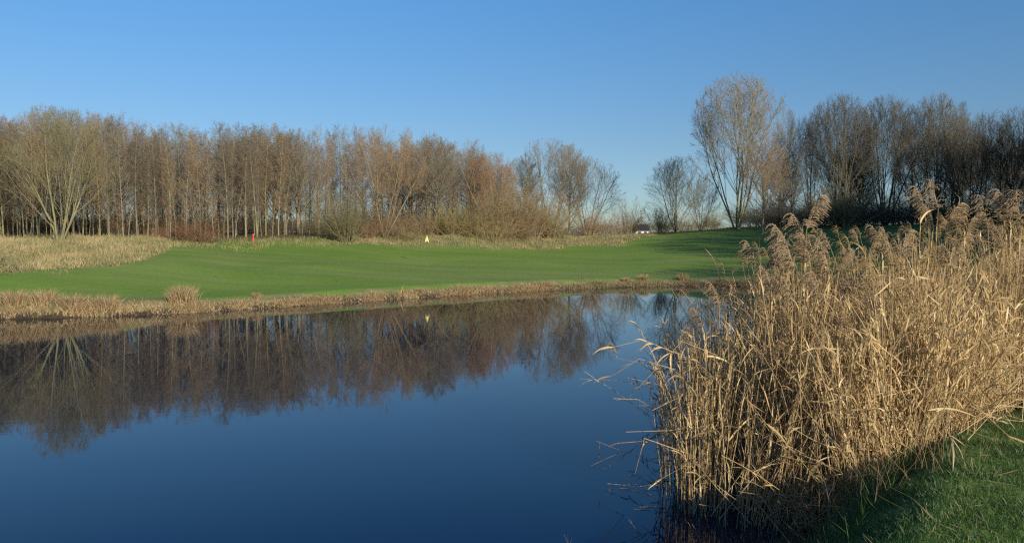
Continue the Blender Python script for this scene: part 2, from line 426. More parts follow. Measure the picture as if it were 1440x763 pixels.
def proto_tree(kind, seed, bark, twig):
    r = np.random.default_rng(seed); tk = Geo(); cr = Geo()
    if kind == 'alder':            # slender straight plantation tree, H = 10
        H = 10.; P, R = stems(r, 1, H, 0, (0, 2.5), .10, 12, .018, .01, .02)
        tk.tubes(P, R, 7)
        P1, R1 = kids(r, P, R, 54, .16, 1, (32, 58), 1.9, 5, .10, .10, .38, .3, lambda t: np.where(t < .5, .45 + .9 * t, 1.05 - .75 * (t - .5) * 1.6), .010)
        cr.tubes(P1, R1, 3)
        P2, R2 = kids(r, P1, R1, 7, .15, 1, (28, 55), lens(P1) * .5, 4, .15, .08, .6, .35, lambda t: 1 - .4 * t, .006); cr.tubes(P2, R2, 3)
        P3, R3 = kids(r, P2, R2, 8, .1, 1, (25, 60), lens(P2) * .65, 2, .1, .05, .7, .3, lambda t: 1 - .3 * t, .004)
        cr.spikes(P3[:, 0], P3[:, 1] - P3[:, 0], .0048)
        P4, R4 = kids(r, P3, np.full(R3.shape, .003), 2, .3, 1, (30, 60), lens(P3) * .6, 2)
        cr.spikes(P4[:, 0], P4[:, 1] - P4[:, 0], .004)
        # catkins and cones, small dark knots along outer twigs
        sel = r.random(len(P3)) < .16
        b = P3[sel, 1]; cr.spikes(b, np.stack([r.normal(0, .006, len(b)), r.normal(0, .006, len(b)), -r.uniform(.03, .06, len(b))], -1), .009)
    elif kind == 'whip':           # thin understorey pole, few branches
        H = 10.; P, R = stems(r, 1, H, 0, (1, 5), .055, 12, .03, .01, .02); tk.tubes(P, R, 6)
        P1, R1 = kids(r, P, R, 26, .15, 1, (30, 60), 1.1, 4, .12, .10, .4, .3, lambda t: .6 + .4 * t, .008); cr.tubes(P1, R1, 3)
        P2, R2 = kids(r, P1, R1, 6, .2, 1, (30, 60), lens(P1) * .5, 2, .1, .05, .6); cr.spikes(P2[:, 0], P2[:, 1] - P2[:, 0], .007)
        P3, R3 = kids(r, P2, R2, 4, .2, 1, (30, 60), lens(P2) * .5, 2); cr.spikes(P3[:, 0], P3[:, 1] - P3[:, 0], .0045)
    elif kind in ('broad', 'oak', 'vase', 'dome'):
        spec = dict(broad=dict(n=6, lean=(6, 40), rad=.085, n1=9, a1=(18, 50), L1=.40, tr=.07),
                    oak=dict(n=1, lean=(0, 4), rad=.15, n1=36, a1=(28, 68), L1=.50, tr=.07),
                    vase=dict(n=9, lean=(3, 22), rad=.062, n1=9, a1=(12, 38), L1=.34, tr=.06),
                    dome=dict(n=6, lean=(8, 38), rad=.075, n1=10, a1=(20, 50), L1=.42, tr=.06))[kind]
        H = 10.; P, R = stems(r, spec['n'], H * (.95 if spec['n'] > 1 else .9), .18 if spec['n'] > 1 else 0, spec['lean'], spec['rad'], 14, .045, .03, .2)
        tk.tubes(P, R, 8)
        env = dict(broad=(5.3, 4.8, 4.9), oak=(5.7, 3.5, 4.4), vase=(5.9, 3.1, 4.2), dome=(5.0, 4.0, 5.1))[kind]
        P1, R1 = kids(r, P, R, spec['n1'], .15 if kind != 'vase' else .2, .98, spec['a1'], H * spec['L1'], 8, .05, spec['tr'], .42, .22, lambda t: 1.1 - .75 * t, .014, env, True)
        tk.tubes(P1, R1, 5)
        k2 = max(7, int(round({'vase': 400, 'broad': 430}.get(kind, 520) / len(P1))))
        P2, R2 = kids(r, P1, R1, k2, .15, 1, (16, 42), lens(P1) * .5, 6, .07, .05, .55, .3, lambda t: 1.05 - .5 * t, .010, env); cr.tubes(P2, R2, 3)
        P3, R3 = kids(r, P2, R2, 7, .12, 1, (14, 40), lens(P2) * .56, 3, .08, .05, .6, .35, lambda t: 1 - .4 * t, .0065, env); cr.tubes(P3, R3, 3)
        P4, R4 = kids(r, P3, R3, 4, .1, 1, (14, 38), lens(P3) * .75, 2, .1, .05, .7); cr.spikes(P4[:, 0], P4[:, 1] - P4[:, 0], .0046)
    elif kind in ('shrub', 'willow', 'thicket'):   # H = 4
        spec = dict(shrub=dict(n=30, lean=(3, 62), rad=.035, n1=10, L=.42), willow=dict(n=60, lean=(2, 50), rad=.022, n1=8, L=.36), thicket=dict(n=34, lean=(5, 72), rad=.022, n1=9, L=.45))[kind]
        H = 4.; P, R = stems(r, spec['n'], H, .5 if kind != 'thicket' else 1.4, spec['lean'], spec['rad'], 8, .07, .05 if kind != 'willow' else .03, .4)
        tk.tubes(P, R, 4)
        P1, R1 = kids(r, P, R, spec['n1'], .15, 1, (18, 50), lens(P) * spec['L'], 5, .12, .06, .55, .3, lambda t: 1 - .6 * t, .007); tk.tubes(P1, R1, 3)
        P2, R2 = kids(r, P1, R1, 6, .1, 1, (20, 50), lens(P1) * .45, 3, .12, .05, .6, .3, lambda t: 1 - .4 * t, .005); tk.tubes(P2, R2, 3)
        P3, R3 = kids(r, P2, R2, 5, .1, 1, (20, 50), lens(P2) * .55, 2); tk.spikes(P3[:, 0], P3[:, 1] - P3[:, 0], .0042)
        P4, R4 = kids(r, P3, R3 * 0 + .003, 1, .3, 1, (20, 50), lens(P3) * .7, 2); tk.spikes(P4[:, 0], P4[:, 1] - P4[:, 0], .0038)
        return tk.mesh(kind, [twig]), None, H
    return tk.mesh('trunk', [bark]), cr.mesh('crown', [twig]), H

def leafy(me_geo_seed, H, n, mat, spread, z0, z1, size=.06):
    """dead leaves held on a bush, as many small blades"""
    r = np.random.default_rng(me_geo_seed); g = Geo()
    p = np.stack([r.normal(0, spread, n), r.normal(0, spread, n), r.uniform(z0, z1, n)], -1)
    D = norm(r.normal(0, 1, (n, 3))) * size * r.uniform(.6, 1.3, n)[:, None]; S = norm(np.cross(D, r.normal(0, 1, (n, 3))))
    P = np.stack([p, p + D * .5, p + D], 1); W = np.array([.1, .35, .05])[None] * size * np.ones((n, 1))
    g.ribbons(P, W, S, r.uniform(0, 1, n)); return g

PROTO = {}
def P_(key, kind, seed, bark, twig):
    PROTO[key] = proto_tree(kind, seed, M[bark], M[twig])
for i, (b, t) in enumerate([('bark_grey', 'twig_purple'), ('bark_olive', 'twig_brown'), ('bark_grey', 'twig_brown'), ('bark_olive', 'twig_purple'), ('bark_grey', 'twig_grey')]): P_('alder%d' % i, 'alder', 20 + i, b, t)
P_('whip0', 'whip', 30, 'bark_olive', 'twig_brown'); P_('whip1', 'whip', 31, 'bark_grey', 'twig_shrub')
P_('aldk0', 'alder', 33, 'bark_dark', 'twig_dark'); P_('aldk1', 'alder', 34, 'bark_dark', 'twig_slate')
P_('broad_olive', 'broad', 40, 'bark_olive', 'twig_olive')
P_('dome_brown', 'dome', 41, 'bark_brown', 'twig_brown'); P_('dome_brown2', 'oak', 42, 'bark_brown', 'twig_brown'); P_('dome_red', 'dome', 43, 'bark_brown', 'twig_red')
P_('oak_grey', 'oak', 44, 'bark_grey', 'twig_grey'); P_('oak_grey2', 'broad', 45, 'bark_grey', 'twig_grey'); P_('vase_grey', 'vase', 46, 'bark_olive', 'twig_grey')
P_('oak_dark', 'oak', 47, 'bark_dark', 'twig_slate'); P_('fan_slate', 'vase', 57, 'bark_dark', 'twig_slate'); P_('oak_dark2', 'broad', 48, 'bark_dark', 'twig_dark'); P_('dome_dark', 'dome', 49, 'bark_dark', 'twig_dark')
P_('shrub_olive', 'shrub', 50, '', '') if 0 else None
for key, kind, seed, tw in [('shrub_olive', 'shrub', 50, 'twig_shrub'), ('shrub_brown', 'shrub', 51, 'twig_brown'), ('shrub_red', 'shrub', 52, 'dead_leaf'), ('willow', 'willow', 53, 'twig_olive'),
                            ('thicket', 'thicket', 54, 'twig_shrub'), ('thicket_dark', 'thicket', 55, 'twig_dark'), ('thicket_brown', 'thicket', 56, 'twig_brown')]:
    PROTO[key] = proto_tree(kind, seed, None, M[tw])

def put(name, key, u, d, vtop, label, cat='tree', group=None, wide=1., x=None, hgt=None, rot=None, sink=0.):
    """a tree or bush at photo column u and distance d whose top reaches row vtop"""
    X = (u - 720) / F * d if x is None else x
    z = gz(X, d) - sink
    Hh = hgt if hgt is not None else CAMZ + (VH - vtop) / F * d - z
    tm, cm, H = PROTO[key]; s = Hh / H
    rz = RNG.uniform(0, 2 * PI) if rot is None else rot
    if cm is None:
        o = link(name, tm, None, (X, d, z))
    else:
        o = empty(name, (X, d, z)); link('trunk', tm, o); link('crown', cm, o)
    tl = RNG.normal(0, .018, 2) if name == 'alder_tree' else (RNG.normal(0, .05, 2) if name == 'sapling' else (0, 0))
    o.rotation_euler = (tl[0], tl[1], rz); o.scale = (s * wide, s * wide, s)
    tag(o, label, cat, group); return o

# --- distinct trees
put('bare_tree', 'broad_olive', 84, 53, 153, 'broad olive bare tree with low forking trunks on the dry grass mound at left', wide=.95, rot=.6)
put('bare_tree', 'broad_olive', -30, 56, 172, 'olive bare tree cut by the left edge of the photo, beside the broad forked tree', wide=.9, rot=2.5)
put('bare_tree', 'dome_brown', 541, 75, 178, 'round fan-crowned brown tree standing just right of the pale willow bush, behind the flag', wide=1.0)
put('bare_tree', 'oak_grey', 612, 80, 190, 'tall bare tree with pale trunk between the fan-crowned brown tree and the red-brown tree', wide=.85)
put('bare_tree', 'dome_red', 690, 84, 213, 'red-brown dense domed tree rising behind the olive shrubs', wide=.95)
put('bare_tree', 'dome_brown', 655, 88, 203, 'brown tree with slightly taller crown behind and left of the domed red-brown tree', wide=.85)
put('bare_tree', 'dome_brown', 575, 86, 186, 'purple-brown tree behind the gap between the fan-crowned tree and the pale-trunked tree', wide=.9)
put('bare_tree', 'oak_grey2', 772, 102, 197, 'grey bare tree with high rounded crown at the right end of the left wood', wide=.95)
put('bare_tree', 'oak_grey', 800, 106, 203, 'grey bare tree squeezed between two others at the right end of the left wood', wide=.8)
put('bare_tree', 'oak_grey2', 826, 100, 222, 'wide spreading grey bare tree standing last in the left wood, next to the open gap', wide=1.05, rot=1.0)
put('bare_tree', 'oak_grey', 735, 104, 220, 'grey bare tree just behind the right side of the red-brown tree', wide=.8)
put('bare_tree', 'broad_olive', 951, 100, 222, 'wide low bare tree alone right of the gap, beside the tall pale-barked tree', wide=1.0, rot=4.0)
put('bare_tree', 'dome_brown', 985, 104, 244, 'small brown tree filling the space left of the tall pale-barked tree', wide=.9)
put('bare_tree', 'vase_grey', 1036, 88, 107, 'tallest tree of all, pale ascending limbs forking near the ground, right of the gap', wide=1.12, rot=.3)
put('bare_tree', 'dome_brown2', 1072, 84, 195, 'lower olive-brown tree leaning against the right side of the tallest tree', wide=.9)
for (u, d, vt, key, w, lb) in [
    (1112, 92, 150, 'oak_dark', .62, 'dark bare tree next on the right of the tallest tree'),
    (1140, 96, 160, 'oak_dark2', .6, 'dark forked bare tree second right of the tallest tree'),
    (1180, 90, 134, 'fan_slate', .95, 'grey forked bare tree with upswept limbs, above the dark bush of the right wood'),
    (1212, 97, 160, 'oak_dark', .55, 'thin dark tree between two taller grey trees of the right wood'),
    (1243, 90, 137, 'fan_slate', 1.0, 'tall grey tree with an even fan of limbs in the middle of the right wood'),
    (1282, 94, 158, 'oak_dark', .62, 'dark tree just left of the tall knobbly-topped tree of the right wood'),
    (1312, 88, 134, 'fan_slate', .85, 'tall dark tree with clotted purplish top in the right wood'),
    (1345, 92, 143, 'oak_dark', .6, 'dark tree right of the purplish-topped tree'),
    (1368, 84, 160, 'dome_dark', .85, 'dense dark-brown tree left of the last two dense ones in the right wood'),
    (1402, 80, 155, 'dome_dark', .85, 'dense dark-brown round tree second from the right edge'),
    (1436, 80, 150, 'dome_dark', .9, 'dense dark-brown tree cut by the right edge of the photo'),
    (1475, 78, 150, 'dome_dark', .9, 'dense dark-brown tree leaning in from beyond the right edge')]:
    put('bare_tree', key, u, d, vt, lb, group='trees of the dark right wood', wide=w)

# --- left wood: rows of slender alders
front = [(u, 0) for u in range(-20, 480, 21)]
ordinal = ['first', 'second', 'third', 'fourth', 'fifth', 'sixth', 'seventh', 'eighth', 'ninth', 'tenth', 'eleventh', 'twelfth', 'thirteenth', 'fourteenth', 'fifteenth', 'sixteenth', 'seventeenth', 'eighteenth', 'nineteenth', 'twentieth']
def woodtop(u): return np.interp(u, [-40, 60, 150, 180, 210, 260, 330, 370, 430, 480, 540, 600, 640, 680, 740], [176, 165, 170, 168, 188, 184, 186, 182, 190, 187, 186, 190, 202, 214, 240])
def wood_d(u): return np.interp(u, [-40, 300, 480, 600, 740], [59, 63, 74, 82, 92])
kf = 0
for row in range(7):
    step = [23, 21, 20, 20, 21, 22, 24][row]
    u = -36 + RNG.uniform(0, 12)
    lo_first = True
    while u < 725:
        d = wood_d(u) + row * 2.6 + RNG.uniform(-.9, .9)
        if row < 2 and 490 < u: u += step; continue
        key = 'alder%d' % RNG.integers(0, 5)
        if row >= 1 and RNG.random() < .22: key = ('aldk1', 'oak_grey', 'dome_brown2', 'whip1')[RNG.integers(0, 4)]
        vt = woodtop(u) + (row - 3) * .8 + RNG.uniform(-8, 20)
        if row == 0 and u < 480:
            lb = '%s slender alder from the left on the front edge of the left wood' % (ordinal[min(kf, 19)] if kf < 20 else 'last but one' if kf == 20 else 'last'); kf += 1
            if kf > 22: u += step; continue
            g = 'slender alders along the front edge of the left wood'
        else:
            seg = ('behind the broad olive tree' if u < 170 else 'behind the red-leaved bush' if u < 320 else 'behind the red stake' if u < 400 else 'left of the pale willow bush' if u < 480 else 'behind the fan-crowned brown tree' if u < 600 else 'behind the red-brown tree')
            lb = 'slender bare alder deep in the left wood, ' + seg; g = 'inner alders of the left wood ' + seg
        put('alder_tree', key, u, d, vt, lb, group=g, wide=RNG.uniform(.75, 1.0))
        u += step * RNG.uniform(.5, 1.5)
# thin poles between them
u = -20
while u < 480:
    d = wood_d(u) - 1.2 + RNG.uniform(-.8, 4)
    seg = ('behind the broad olive tree' if u < 170 else 'around the red-leaved bush' if u < 320 else 'near the red stake' if u < 400 else 'left of the pale willow bush')
    put('sapling', 'whip%d' % RNG.integers(0, 2), u, d, RNG.uniform(205, 265), 'thin bare young tree in the left wood ' + seg, 'sapling', 'young poles in the left wood ' + seg, wide=.9)
    u += RNG.uniform(8, 17)
# right wood inner trees
u = 1085
while u < 1530:
    for row in range(2 if u > 1260 else 1):
        d = 95 + row * 5 + RNG.uniform(-2, 2)
        seg = 'behind the dark bush' if u < 1210 else 'behind the middle' if u < 1340 else 'at its dense right end'
        put('bare_tree', ('aldk0', 'aldk1', 'oak_dark')[RNG.integers(0, 3)], u + RNG.uniform(-12, 12), d, np.interp(u, [1080, 1200, 1330, 1440], [205, 200, 172, 168]) + RNG.uniform(-8, 30),
            'dark slender bare tree deep in the right wood, ' + seg, group='inner trees of the right wood ' + seg, wide=.85)
    u += RNG.uniform(20, 32)

# --- bushes
def bush(key, u, d, vt, label, wide=1., group=None, name='bush', **k): return put(name, key, u, d, vt, label, 'bush', group, wide, **k)
bush('willow', 487, 68, 268, 'pale olive fan-shaped willow bush at the corner of the left wood', 1.0, name='willow_bush')
bush('shrub_red', 285, 58.5, 300, 'red-brown leafy bush at the foot of the left wood', 1.15)
bush('shrub_red', 262, 59.5, 306, 'smaller red-brown bush joined to the left side of the leafy red one', 1.0)
bush('shrub_red', 225, 60, 312, 'low rusty bush left of the two red-brown ones', 1.0)
for (u, d, vt, key, w, lb) in [
    (548, 74, 300, 'thicket_brown', .9, 'low brown thicket at the foot of the fan-crowned tree'),
    (575, 74, 312, 'thicket', 1., 'low olive thicket on the bank behind the flag'),
    (520, 73, 305, 'shrub_red', .9, 'rusty low bush between the willow bush and the fan-crowned tree'),
    (598, 77, 298, 'shrub_brown', 1.1, 'brown rounded bush right behind the flag'), (618, 79, 282, 'shrub_olive', 1.1, 'tan bush at the foot of the pale-trunked tree'), (556, 76, 288, 'shrub_brown', 1.0, 'brown bush close behind the fan-crowned tree'), (455, 72, 300, 'thicket', .8, 'low scrubby bush left of the pale willow bush'),
    (637, 78, 290, 'shrub_olive', 1.1, 'olive-grey bush leftmost of the shrub mass right of the flag'),
    (665, 80, 270, 'shrub_olive', 1.15, 'tall olive-grey bush second in the shrub mass right of the flag'),
    (700, 82, 262, 'shrub_brown', 1.15, 'brown bush in front of the red-brown tree'),
    (722, 86, 250, 'shrub_olive', 1.1, 'tallest olive bush of the mass, with a rounded top'),
    (748, 87, 262, 'shrub_brown', 1.1, 'brown bush right of the tallest olive bush'),
    (775, 88, 278, 'shrub_olive', 1.1, 'yellow-olive bush at the right end of the shrub mass'),
    (690, 78, 300, 'thicket', 1.1, 'low spreading olive bush in front of the shrub mass'),
    (735, 82, 305, 'thicket_brown', 1.1, 'low brown bush at the front right of the shrub mass'),
    (828, 97, 292, 'shrub_brown', 1.15, 'brown bush under the wide grey tree by the gap'),
    (850, 98, 300, 'thicket_brown', 1.1, 'lower brown bush on the gap side of the wide grey tree'),
    (885, 99, 278, 'shrub_olive', .75, 'upright dark bush alone in the gap between the woods'),
    (930, 98, 286, 'willow', .9, 'pale yellowish bush at the foot of the wide low tree'),
    (965, 98, 296, 'thicket', 1., 'low tangled bush left of the tallest tree'),
    (998, 94, 292, 'shrub_olive', 1., 'rounded bush close on the left of the tallest tree'),
    (1065, 92, 285, 'thicket_dark', 1., 'dark tangle just right of the foot of the tallest tree'),
    (1185, 84, 255, 'shrub_olive', 1.2, 'large rounded olive bush fronting the dark right wood'),
    (1215, 85, 275, 'thicket_dark', 1.2, 'dark low bush right of the large rounded one')]:
    bush(key, u, d, vt, lb, w)
i = 0
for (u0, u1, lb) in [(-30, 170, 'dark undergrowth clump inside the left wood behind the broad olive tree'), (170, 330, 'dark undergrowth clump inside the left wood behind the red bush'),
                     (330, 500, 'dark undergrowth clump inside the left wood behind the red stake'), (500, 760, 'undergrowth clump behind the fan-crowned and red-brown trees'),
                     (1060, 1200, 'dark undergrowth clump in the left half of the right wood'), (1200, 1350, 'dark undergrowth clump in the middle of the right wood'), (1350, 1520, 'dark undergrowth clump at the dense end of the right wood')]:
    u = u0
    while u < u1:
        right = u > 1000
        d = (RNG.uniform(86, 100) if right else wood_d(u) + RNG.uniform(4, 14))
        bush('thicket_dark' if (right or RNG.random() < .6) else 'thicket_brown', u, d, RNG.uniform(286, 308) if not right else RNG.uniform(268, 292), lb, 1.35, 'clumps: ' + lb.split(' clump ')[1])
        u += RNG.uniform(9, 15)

# --- wood beyond the right edge of the frame (it shades the right half of the place)
OFF = [(57 + RNG.uniform(0, 6), 60 + k * 2.0, RNG.uniform(14, 16)) for k in range(8)] + [(54 + (k % 3) * 6, 27 + k * 2.0, RNG.uniform(15, 18)) for k in range(20)]
OFF += [(50.5 + (k % 2) * 4 + RNG.uniform(0, 1.5), 49 + k * 1.6, RNG.uniform(15, 17.5)) for k in range(8)]
OFF += [(.66 * yy + 10.5 + 2.5 * (k % 2), yy, 15 + k % 3) for k, yy in enumerate((43, 45.5, 48, 50.5, 53, 55.5, 58))]
OFF += [(38, 17, 15), (41, 21.5, 16), (44, 25, 14), (47, 30, 16), (49, 35, 15), (52, 40, 16)]
for k, (x, y, hh) in enumerate(OFF):
    put('bare_tree', ('oak_dark', 'oak_dark2', 'dome_dark')[k % 3], 0, y, 0, 'dark bare tree of the wood out of sight to the right', group='trees out of sight to the right', x=x, hgt=hh, wide=1.25)
for (x, y, hh) in [(5.7, 2.9, 1.0), (4.6, 1.2, 1.1), (6.9, 4.6, 1.1), (5.0, 2.2, .8), (6.0, 1.4, 1.2)]:  # unseen bushes right of the frame, added to throw shade on the near lawn
    put('bush', 'shrub_brown', 0, y, 0, 'bush out of sight on the near bank, added to shade the lawn', 'bush', 'unseen bushes added to shade the lawn', x=x, hgt=hh)

def distant_wood():
    r = np.random.default_rng(77); g = Geo(); n = 90000
    a = np.radians(r.uniform(-75, 75, n)); R = r.uniform(300, 345, n); top = 7 + 3.5 * fnoise(a * 60, a * 0, 1.0, 91) + 2 * fnoise(a * 200, a * 0, 1.0, 92)
    z = 2 + r.random(n) ** 1.1 * top; B = np.stack([R * np.sin(a), R * np.cos(a), z], -1)
    D = r.normal(0, 1, (n, 3)) * .8; D[:, 2] = np.abs(D[:, 2]) + .8; g.spikes(B, D, .09)
    tag(link('distant_wood', g.mesh('distant_wood', [M['twig_dark']])), 'far-off low wood along the horizon beyond the gap', 'wood', kind='stuff')
distant_wood()

# ------------------------------------------------------------------ grass fringe and rough grass
def blades(g, r, P, h, w, lean, bend, v, M_=4):
    """curved grass blades at P (N,3)"""
    n = len(P); phi = r.uniform(0, 2 * PI, n); a = np.radians(r.uniform(0, lean, n))
    D = np.stack([np.cos(phi) * np.sin(a), np.sin(phi) * np.sin(a), np.cos(a)], -1); out = np.stack([np.cos(phi), np.sin(phi), phi * 0 - .35], -1)
    S = norm(np.cross(D, r.normal(0, 1, (n, 3)))); p = P; pts = [p]; h = np.broadcast_to(h, (n,))
    b = r.uniform(.2, 1, n)[:, None] * bend
    for m in range(M_ - 1):
        p = p + D * (h / (M_ - 1))[:, None]; pts.append(p); D = norm(D + out * b)
    W = np.broadcast_to(w, (n,))[:, None] * np.array([1, .9, .6, .12] if M_ == 4 else [1, .8, .1])[None]
    g.ribbons(np.stack(pts, 1), W, S, v)

def far_fringe():
    r = np.random.default_rng(5); g = Geo(); N = 90000
    # sample points along the far shore
    seg = [i for i in range(len(SH)) if SH[i, 1] > 20 and -34 < SH[i, 0] < 21]
    A = SH[seg]; B = SH[[(i + 1) % len(SH) for i in seg]]; L = np.hypot(*(B - A).T); pr = L / L.sum()
    k = r.choice(len(A), N, p=pr); t = r.random(N)[:, None]; P = A[k] * (1 - t) + B[k] * t; T = norm(B[k] - A[k]); Nn = np.stack([T[:, 1], -T[:, 0]], -1)
    s = np.sign(poly_sd(P[:1, 0] + Nn[:1, 0] * .5, P[:1, 1] + Nn[:1, 1] * .5, SH))[0]
    u = 720 + F * P[:, 0] / P[:, 1]
    w = np.interp(u, [0, 100, 200, 330, 600, 900], [3.4, 2.2, 1.3, .8, .7, .8])
    off = (r.beta(.85, 2.3, N) * w - .10)
    P = P + Nn * s * off[:, None]
    clump = fnoise(P[:, 0], P[:, 1], 2.2, 21) + .6 * fnoise(P[:, 0], P[:, 1], .6, 22)
    keep = r.random(N) < np.clip(.45 + clump * 1.5, np.where(u < 200, .3, .22), 1); P = P[keep]; u = u[keep]; clump = clump[keep]; off = off[keep]
    z = np.maximum(terrain(P[:, 0], P[:, 1]), -.05) - .03; P3 = np.column_stack([P, z]); n = len(P3)
    h = (.15 + .20 * np.clip(clump + .4, 0, 1.4)) * r.uniform(.5, 1.35, n) * np.interp(u, [0, 150, 300, 600, 1000], [1.3, 1.1, .72, .7, .85])
    big = r.random(n) < .03; h[big] *= 1.7
    v = np.clip(.50 + .45 * fnoise(P[:, 0], P[:, 1], .9, 23) + r.normal(0, .2, n) - .25 * (u > 690) * sstep(690, 720, u) - .5 * (off > .6) * (r.random(n) < .5), 0, 1)
    blades(g, r, P3, h, .011, 42, .42, v)
    tag(link('shore_grass', g.mesh('shore_grass', [M['bankgrass']])), 'dry tufted grass fringing the far bank along the waterline', 'grass', kind='stuff')
far_fringe()

def rough_grass():
    r = np.random.default_rng(6); g = Geo(); N = 420000
    x = r.uniform(-36, 20, N); y = r.uniform(32, 100, N)
    u = 720 + F * x / y; ok = (u > -30) & (u < 1010); x, y, u = x[ok], y[ok], u[ok]
    sd = poly_sd(x, y, SH); m = rough_mask(x, y, sd) * (sd > 2.0)
    yl = np.interp(u, [-200, 300, 430, 500, 600, 700, 800, 900, 1000], [58, 61, 67, 73, 78, 81, 91, 102, 97]) + 1
    cl = fnoise(x, y, 1.8, 31) + .9 * fnoise(x, y, 4.5, 32)
    keep = (m > .2) & (y < yl) & (r.random(len(x)) < np.clip(.95 * m * (.35 + m) + cl * 1.1 * m, .01, 1)); x, y, u, cl, m = x[keep], y[keep], u[keep], cl[keep], m[keep]
    n = len(x); P = np.column_stack([x, y, terrain(x, y) - .03])
    h = (.16 + .22 * np.clip(cl + .4, 0, 1.2)) * r.uniform(.5, 1.3, n) * (.7 + .6 * m)
    v = np.clip(.10 + .36 * m + .7 * fnoise(x, y, .9, 33) + .5 * fnoise(x, y, 3, 34) + r.normal(0, .15, n), 0, 1)
    blades(g, r, P, h, .013, 40, .4, v, 3)
    tag(link('rough_grass', g.mesh('rough_grass', [M['rough']])), 'pale dry rough grass on the mound and below the trees', 'grass', kind='stuff')
    print('rough blades', n)
rough_grass()

def tussock(seed, n, h, rad, lean):
    r = np.random.default_rng(seed); g = Geo()
    p = np.column_stack([r.normal(0, rad, n), r.normal(0, rad, n), np.full(n, -.05)])
    phi = np.arctan2(p[:, 1], p[:, 0]) + r.normal(0, .5, n); a = np.radians(np.abs(r.normal(0, lean, n)))
    D = np.stack([np.cos(phi) * np.sin(a), np.sin(phi) * np.sin(a), np.cos(a)], -1); pts = [p]; hh = h * r.uniform(.55, 1.1, n)
    q = p
    for m in range(4):
        q = q + D * (hh / 4)[:, None]; pts.append(q); D = norm(D + np.stack([np.cos(phi), np.sin(phi), phi * 0 - .6], -1) * .14)
    g.ribbons(np.stack(pts, 1), np.array([1, 1, .8, .5, .1])[None] * .008 * np.ones((n, 1)), norm(r.normal(0, 1, (n, 3)) * [1, 1, .2]), np.clip(r.normal(.6, .2, n), 0, 1))
    return g.mesh('tussock', [M['bankgrass']])
TU = [tussock(60 + i, 420, .6, .14, 22) for i in range(3)]
for (u, d, s, lb) in [(258, 31.3, 1.25, 'tallest upright tuft of straw grass on the far bank, alone left of centre'), (246, 31.0, .9, 'lower straw tuft touching the left side of the tallest one'),
                      (58, 29.3, 1.15, 'greenish tuft beside the small orange stake'), (100, 29.2, 1.1, 'straw tuft right of the small orange stake'), (150, 29.5, 1.05, 'brown tuft on the left bank at the start of the mown grass'),
                      (18, 29.0, 1.2, 'straw tuft nearest the left edge on the far bank'), (360, 33.3, .5, 'low tuft on the bank below the red stake'), (590, 39.0, .5, 'rounded straw tuft on the bank below the flag'), (905, 48.8, .8, 'reddish-brown tuft on the far bank under the gap'), (880, 48.0, .6, 'brown tuft left of the reddish one under the gap'), (960, 49.4, .85, 'broad brown tuft on the far bank nearest the reeds')]:
    X = (u - 720) / F * d
    o = link('grass_tussock', TU[len(lb) % 3], None, (X, d, max(gz(X, d), 0))); o.rotation_euler[2] = RNG.uniform(0, 6); o.scale = (s, s, s)
    tag(o, lb, 'grass tuft', 'tufts along the far bank')

# saplings standing on the far bank
def switch(seed, n, H, lean):
    r = np.random.default_rng(seed); g = Geo(); P, R = stems(r, n, H, .22, lean, .008, 7, .04, .03, .45); g.tubes(P, R, 4)
    P1, R1 = kids(r, P, R, 4, .3, .95, (18, 40), lens(P) * .3, 3, .1, .1, .6); g.tubes(P1, R1, 3)
    return g.mesh('switch', [M['twig_dark']])
for (u, d, n, H, lb) in [(818, 46.2, 12, 1.75, 'cluster of bare upright twigs on the far bank, tallest of the bank saplings'), (722, 43.6, 5, 1.1, 'thin bare twigs on the far bank, left of the tall cluster'),
                         (748, 44.3, 4, 1.2, 'few thin bare twigs midway to the tall cluster'), (828, 46.8, 6, .9, 'short twiggy growth at the right foot of the tall cluster')]:
    X = (u - 720) / F * d; o = link('bare_sapling', switch(len(lb), n, H, (2, 24)), None, (X, d, max(gz(X, d), .02))); tag(o, lb, 'sapling')

# ------------------------------------------------------------------ foreground lawn
def lawn():
    r = np.random.default_rng(8); g = Geo(); N = 230000
    y = r.uniform(3.6, 9.2, N); x = r.uniform(1.2, 7.2, N); u = 720 + F * x / y
    ok = (u < 1500) & (u > 1080); x, y = x[ok], y[ok]
    sd = poly_sd(x, y, SH); z = terrain(x, y)
    cl = fnoise(x, y, 5, 41) + .6 * fnoise(x, y, 13, 42)
    keep = (sd > .62 + fnoise(x, y, 4, 43) * .3) & (r.random(len(x)) < np.clip(.75 + .5 * cl, .2, 1)); x, y, z, cl = x[keep], y[keep], z[keep], cl[keep]
    n = len(x); P = np.column_stack([x, y, z - .01])
    sdk = sd[keep]; tall = 1 + (sdk < 1.15) * (r.random(n) < .16) * r.uniform(1, 4.5, n)
    blades(g, r, P, tall * (.035 + .03 * np.clip(cl + .5, 0, 1.5)) * r.uniform(.5, 1.5, n), .0021, 48, .45, np.clip(r.normal(.5, .22, n) + .15 * cl + (r.random(n) < .02) * .6, 0, 1), 3)
    q = r.choice(n, 420); c = P[q] + [0, 0, .035]; ph = r.uniform(0, 6.3, 420); L_ = r.uniform(.04, .28, 420); dv = np.stack([np.cos(ph), np.sin(ph), r.normal(0, .12, 420)], -1) * L_[:, None]
    g.ribbons(np.stack([c, c + dv * .35, c + dv * .7, c + dv], 1), np.array([[.001, .003, .003, .001]]) * np.ones((420, 1)), np.stack([-np.sin(ph), np.cos(ph), ph * 0 + .3], -1), 1.0)
    tag(link('lawn_grass', g.mesh('lawn_grass', [M['lawn_blade']])), 'short green grass on the near bank at lower right', 'grass', kind='stuff'); print('lawn', n)
lawn()

